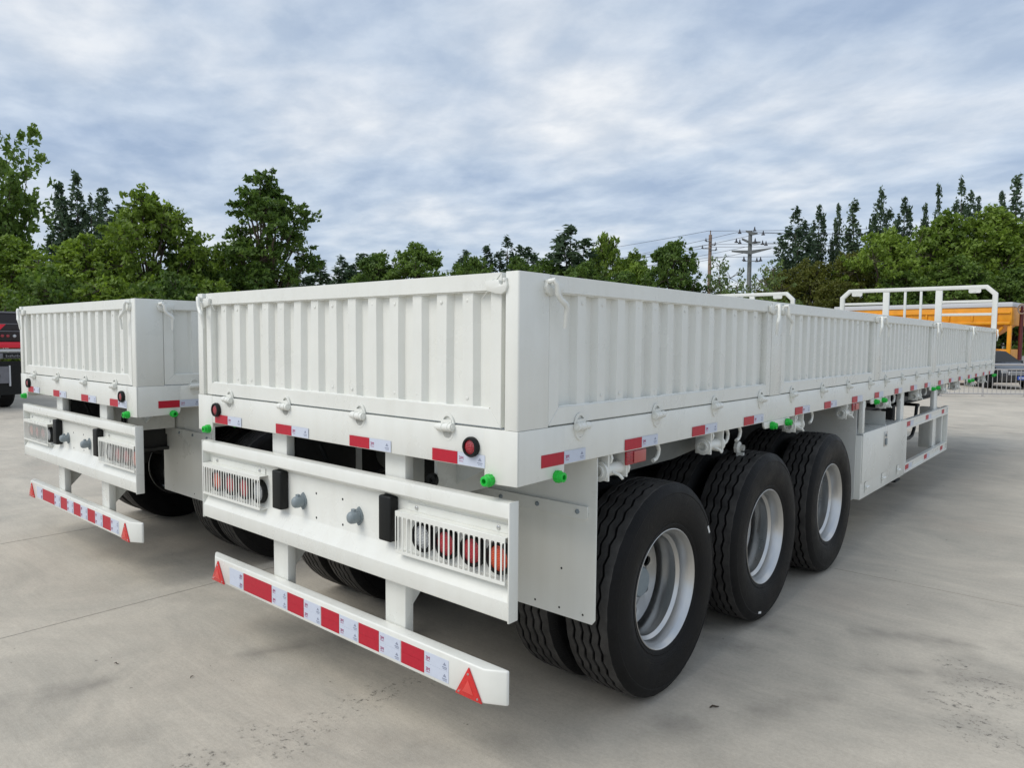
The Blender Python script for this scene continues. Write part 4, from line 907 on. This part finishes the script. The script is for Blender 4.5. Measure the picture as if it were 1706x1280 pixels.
def broad(H, Rad, z0, lobes, clumps, leaves, m, size=0.15, lobe_r=(0.28, 0.45), top=0.0, clump_r=0.42):
    """a broadleaf: trunk, limbs to each lobe, clumps of leaves over each lobe's skin"""
    q = MB(); v, f = [], []
    limb(q, (0, 0, -0.2), (0.1, 0.05, z0 + 0.3 * (H - z0)), 0.022 * H, 0.014 * H)
    for i in range(lobes):
        t = (i + 0.5) / lobes; zz_ = z0 + (H - z0) * (0.14 + 0.72 * t) ; prof_ = math.sin(math.pi * min(1, (0.22 + 0.78 * t) ** (1.0 + top))) ** 0.7
        a = i * 2.4 + rnd.uniform(-0.5, 0.5); rr = Rad * prof_ * rnd.uniform(0.35, 0.78)
        lr = Rad * rnd.uniform(*lobe_r) * (0.65 + 0.35 * prof_)
        c = Vector((rr * math.cos(a), rr * math.sin(a), min(zz_ + rnd.uniform(-0.4, 0.4), H - lr * 0.8)))
        limb(q, (0.05, 0.03, max(0.8, z0 + (c.z - z0) * 0.35)), c, 0.009 * H, 0.003 * H)
        for _ in range(clumps):
            aa = rnd.uniform(0, 2 * math.pi); u = rnd.uniform(-0.55, 1.0); hh = math.sqrt(1 - u * u); kk = rnd.uniform(0.5, 1.0) if rnd.random() < 0.6 else rnd.uniform(0.95, 1.55); k = lr * kk
            cc = c + Vector((k * hh * math.cos(aa), k * hh * math.sin(aa), k * u * 0.85))
            tuft = kk > 0.95
            leaf_quads(v, f, cc, int(leaves * (0.55 if tuft else 1.0)), clump_r * (rnd.uniform(0.4, 0.75) if tuft else rnd.uniform(0.7, 1.25)), size)
            if tuft: leaf_quads(v, f, c.lerp(cc, 0.82), int(leaves * 0.3), clump_r * 0.4, size)
            if tuft or rnd.random() < 0.2: limb(q, c, cc, 0.022, 0.008, n=2)
    return q.mesh('trunk', BARK, angle=50), crown_mesh(v, f, m), H, Rad
def poplar(H, Rad, m, leaders, leaves, size=0.16):
    """columnar poplar: a few steep leaders, each a ragged spindle of leaves"""
    q = MB(); v, f = [], []
    limb(q, (0, 0, -0.2), (0, 0, H * 0.9), 0.014 * H, 0.015, 0.02, 8)
    for i in range(leaders):
        a = i * 2.4 + rnd.uniform(-0.6, 0.6); off = 0.0 if i == 0 else Rad * rnd.uniform(0.3, 0.68)
        top = H * (1.0 if i == 0 else rnd.uniform(0.66, 0.98)); zb = H * rnd.uniform(0.10, 0.35) if i else H * 0.1
        base = Vector((0, 0, max(0.3, zb - 0.1 * H))); tip = Vector((off * math.cos(a) + rnd.uniform(-0.1, 0.1) * Rad, off * math.sin(a), top))
        limb(q, base, base.lerp(tip, 0.92), 0.07, 0.012, 0.06, 5)
        n = int(26 * (top - zb) / H) + 6; sr = Rad * rnd.uniform(0.34, 0.52)
        for j in range(n):
            t = (j + rnd.random()) / n; z = zb + (top - zb) * t
            ax0 = base.lerp(tip, (z - base.z) / (tip.z - base.z)); ax0 = Vector((ax0.x if t > 0.25 else off * math.cos(a) * (0.5 + 2 * t), ax0.y if t > 0.25 else off * math.sin(a) * (0.5 + 2 * t), z))
            rr = sr * min(1.0, 0.45 + 1.6 * t) * (1.0 if t < 0.72 else max(0.12, 1.0 - ((t - 0.72) / 0.30) ** 1.6)) * rnd.uniform(0.35, 1.2)
            for k_ in range(3):
                aa = rnd.uniform(0, 6.28); p = ax0 + Vector((rr * math.cos(aa), rr * math.sin(aa), rnd.uniform(-0.15, 0.35)))
                leaf_quads(v, f, p, leaves, 0.20 + 0.16 * rnd.random(), size, 0.1, 1.6)
        for j in range(4): leaf_quads(v, f, tip + Vector((0, 0, -0.16 * j)), 7, 0.10 + 0.05 * j, size, 0.1, 1.8)
    return q.mesh('trunk', BARK, angle=50), crown_mesh(v, f, m), H, Rad
PROTO = {
    'round': [broad(9, 3.6, 1.0, 34, 19, 28, LEAF_G, lobe_r=(0.18, 0.36), clump_r=0.40, size=0.125), broad(9, 3.5, 0.8, 32, 19, 28, LEAF_G, top=0.4, lobe_r=(0.18, 0.35), clump_r=0.40, size=0.125), broad(9, 3.8, 0.9, 36, 18, 28, LEAF_G, lobe_r=(0.18, 0.35), clump_r=0.40, size=0.125)],
    'deep': [broad(9, 3.4, 0.8, 32, 18, 28, LEAF_D, lobe_r=(0.18, 0.36), clump_r=0.40, size=0.125), broad(9, 3.6, 0.7, 32, 18, 28, LEAF_D, lobe_r=(0.18, 0.36), clump_r=0.40, size=0.125)],
    'oval': [broad(11, 2.9, 1.4, 34, 17, 28, LEAF_D, lobe_r=(0.20, 0.36), clump_r=0.36, size=0.13, top=0.55)],
    'olive': [broad(8, 3.2, 0.5, 22, 16, 40, LEAF_O, size=0.11, clump_r=0.5)],
    'sparse': [broad(7, 2.6, 1.0, 14, 9, 16, LEAF_S, size=0.11, clump_r=0.4)],
    'bush': [broad(4.5, 2.7, 0.2, 16, 16, 30, LEAF_G, size=0.12), broad(4.5, 2.8, 0.2, 16, 16, 30, LEAF_D, size=0.12)],
    'poplar': [poplar(13, 1.5, LEAF_P, 6, 10), poplar(13, 1.2, LEAF_P, 4, 11), poplar(13, 1.7, LEAF_P, 8, 9), poplar(13, 1.4, LEAF_P, 5, 10)],
    'cotton': [poplar(13, 3.4, LEAF_D, 16, 8, 0.19)],
}
KN = {'round': ('leafy_tree', 'tree'), 'deep': ('leafy_tree', 'tree'), 'oval': ('tall_leafy_tree', 'tree'), 'olive': ('olive_green_tree', 'tree'), 'sparse': ('thin_leaved_tree', 'tree'), 'bush': ('bushy_tree', 'tree'), 'poplar': ('poplar_tree', 'tree'), 'cotton': ('cottonwood_tree', 'tree')}
cnt = {}
def tree(kind, x, y, h, rs, label, group):
    pr = PROTO[kind]; i = cnt.get(kind, 0); cnt[kind] = i + 1
    tk, cr, H, Rd = pr[i % len(pr)]
    o = thing(KN[kind][0], label, 'tree', (x, y, 0), rnd.uniform(0, 6.28), group)
    if kind == 'poplar': rs *= 1.2
    o.scale = (rs / Rd, rs / Rd, h / H)
    add('trunk', tk, o); add('crown', cr, o)
LG_, MG, RG, PG = 'trees behind the trailers on the left', 'far trees in the middle distance', 'trees behind the barrier on the right', 'row of tall poplars on the right'
tree('cotton', -44.9, 9.3, 13.3, 2.9, 'tall ragged dark tree cut by the left picture edge', LG_)
for x, y, h, r, l in ((-69.2, 20.0, 14.8, 1.5, 'leftmost'), (-68.1, 21.0, 15.5, 1.5, 'tallest and second from left'), (-67.1, 21.7, 13.6, 1.1, 'lowest and third from left'), (-66.1, 22.6, 14.4, 1.5, 'rightmost')):
    tree('poplar', x, y, h, r, '%s of the far blue-green poplars above the left trees' % l, LG_)
for k, x, y, h, r, l in (('round', -39.4, 8.6, 6.6, 3.2, 'round green tree beneath the ragged tree at the left edge'), ('round', -35.2, 10.4, 6.8, 3.0, 'light green tree below the far left poplars'), ('round', -34.0, 12.8, 9.2, 3.3, 'light green tree with a pointed tuft, highest of the left thicket'),
                         ('deep', -33.6, 14.6, 6.9, 2.2, 'dark green tree between the tufted tree and the tall one'), ('round', -35.0, 17.2, 6.9, 2.6, 'low dark tree leaning on the tall leafy tree'), ('oval', -31.7, 17.5, 10.6, 2.8, 'tall leafy tree standing free above the tailgate, left of centre'),
                         ('deep', -38.5, 13.2, 6.2, 3.2, 'dark tree deep inside the left thicket'), ('deep', -37.0, 18.6, 5.6, 2.8, 'dark tree behind the foot of the tall leafy tree')):
    tree(k, x, y, h, r, l, LG_)
for i, (x, y, h) in enumerate(((-34.2, 6.2, 4.2), (-31.0, 7.6, 4.3), (-29.8, 9.5, 4.2), (-29.2, 11.6, 4.3), (-29.4, 13.8, 4.3), (-30.0, 16.2, 4.0))):
    tree('bush', x, y, h, 2.5, '%s bushy tree in the low front row on the left' % ('first', 'second', 'third', 'fourth', 'fifth', 'last')[i], LG_)
for i, (x, y, h, r) in enumerate(((-64.6, 40.6, 8.9, 2.2), (-63.0, 42.1, 9.6, 2.2), (-61.4, 43.6, 10.1, 2.2), (-59.9, 45.0, 10.5, 2.2), (-51.4, 52.2, 10.9, 1.7), (-47.8, 51.3, 10.9, 1.6), (-46.2, 52.7, 11.8, 2.0), (-44.5, 54.0, 10.9, 1.8), (-34.3, 47.2, 11.2, 2.4), (-42.6, 55.2, 10.2, 1.8))):
    tree('poplar', x, y, h, r, '%s dark far poplar counted from the left in the middle distance' % ('first', 'second', 'third', 'fourth', 'fifth', 'sixth', 'seventh', 'eighth', 'tenth', 'ninth')[i], MG)
for k, x, y, h, r, l in (('deep', -46.6, 36.3, 9.7, 3.8, 'dark round tree over the left end of the tailgate top'), ('deep', -42.4, 37.4, 10.0, 3.9, 'dark round tree over the middle of the tailgate top'), ('deep', -41.6, 42.9, 9.6, 3.2, 'dark round tree left of the middle poplars'), ('deep', -50.5, 40.2, 8.8, 3.6, 'low dark tree left of the dark round trees over the tailgate'), ('deep', -55.5, 41.6, 8.0, 3.6, 'low dark tree in front of the far left poplars of the middle distance'), ('deep', -39.4, 47.0, 9.4, 3.6, 'dark tree in front of the middle poplars'), ('deep', -31.2, 44.6, 8.6, 3.4, 'dark tree below the pale feathery tree'), ('deep', -35.5, 45.9, 8.9, 3.4, 'dark tree behind the trailer corner post'),
                         ('round', -33.2, 50.7, 11.6, 2.6, 'pale feathery tree rising beside the dark middle poplar'), ('round', -30.2, 50.5, 9.8, 3.0, 'green tree left of the round dark tree by the utility pole'), ('deep', -21.0, 39.9, 8.9, 3.1, 'round dark tree just left of the utility pole'),
                         ('deep', -23.2, 37.2, 6.4, 2.8, 'low dark tree in front of the far middle trees'), ('deep', -27.0, 37.4, 6.4, 3.0, 'low dark tree right behind the corner latch'), ('round', -24.5, 41.5, 7.2, 2.6, 'mid green tree between the low dark trees and the round one')):
    tree(k, x, y, h, r, l, MG)
for x, y, h, r, l in ((-17.7, 40.3, 7.0, 2.0, 'thin pale tree right of the utility pole'), (-14.6, 40.2, 6.6, 2.1, 'thin pale tree right of the concrete power pole'), (-16.2, 38.6, 5.4, 2.3, 'low thin tree at the foot of the concrete power pole'), (-18.6, 42.6, 6.0, 2.4, 'loose pale tree behind the utility pole foot')):
    tree('sparse', x, y, h, r, l, RG)
ords = ('first', 'second', 'third', 'fourth', 'fifth', 'sixth', 'seventh', 'eighth', 'ninth', 'tenth', 'eleventh', 'twelfth')
for i, (x, y, h, r) in enumerate(((-19.3, 57.5, 12.3, 1.75), (-18.5, 60.8, 13.1, 0.85), (-17.4, 62.1, 13.2, 0.7), (-15.7, 60.6, 12.9, 1.2), (-14.0, 61.9, 13.9, 1.25), (-13.1, 65.5, 13.8, 0.95), (-12.2, 68.8, 13.6, 0.8), (-11.0, 67.4, 14.7, 0.65), (-9.2, 66.3, 14.8, 1.1), (-8.4, 69.8, 14.0, 0.7), (-7.0, 70.9, 14.3, 0.9), (-5.8, 69.1, 15.0, 1.2))):
    tree('poplar', x, y, h, r, '%s poplar from the left in the tall row on the right' % ords[i], PG)
for k, x, y, h, r, l in (('olive', -16.4, 46.5, 7.1, 2.5, 'leftmost brownish olive tree below the poplars'), ('olive', -14.3, 46.8, 7.6, 2.7, 'second brownish olive tree below the poplars'), ('olive', -12.6, 49.4, 8.3, 2.6, 'third brownish olive tree below the poplars'), ('olive', -12.2, 45.6, 6.0, 2.4, 'low olive tree in front of the other olive trees'),
                         ('round', -10.3, 49.0, 9.6, 3.3, 'bright green tree at the left end of the big right crown'), ('round', -8.2, 53.4, 11.0, 4.4, 'bright green tree with the highest crown on the right'), ('round', -5.4, 54.5, 10.9, 4.3, 'bright green tree right of the highest crown'), ('round', -3.0, 57.4, 11.3, 4.4, 'bright green tree cut by the right picture edge'),
                         ('deep', -6.4, 49.6, 7.4, 3.3, 'dark tree above the yellow hopper truck'), ('deep', -3.6, 50.3, 6.8, 3.0, 'dark tree behind the lift cylinder of the yellow truck'), ('deep', -8.9, 47.6, 6.4, 2.8, 'dark tree left of the yellow hopper truck'), ('deep', -1.6, 49.0, 6.2, 2.8, 'dark tree above the parked car')):
    tree(k, x, y, h, r, l, RG)

# ------------------------------------------------------------------ litter on the concrete
for x, y, a, L, l in ((0.268, 1.175, 0.9, 0.05, 'short dark twig on the concrete beside the nearest wheel'), (-1.9, -0.35, 2.2, 0.028, 'curled dry leaf on the concrete left of the bumper'), (-2.35, -0.55, 0.4, 0.03, 'thin dry stalk on the concrete near the left joint')):
    q = MB(); q.tube([(-L / 2, 0, 0.004), (-L / 6, 0.004, 0.009), (L / 6, -0.003, 0.007), (L / 2, 0.002, 0.004)], [0.05 * L, 0.09 * L, 0.07 * L, 0.03 * L], 6)
    tag(add('dry_twig', q.mesh('dry_twig', TWIG), None, (x, y, 0.0), (0, 0, a)), l, 'twig')
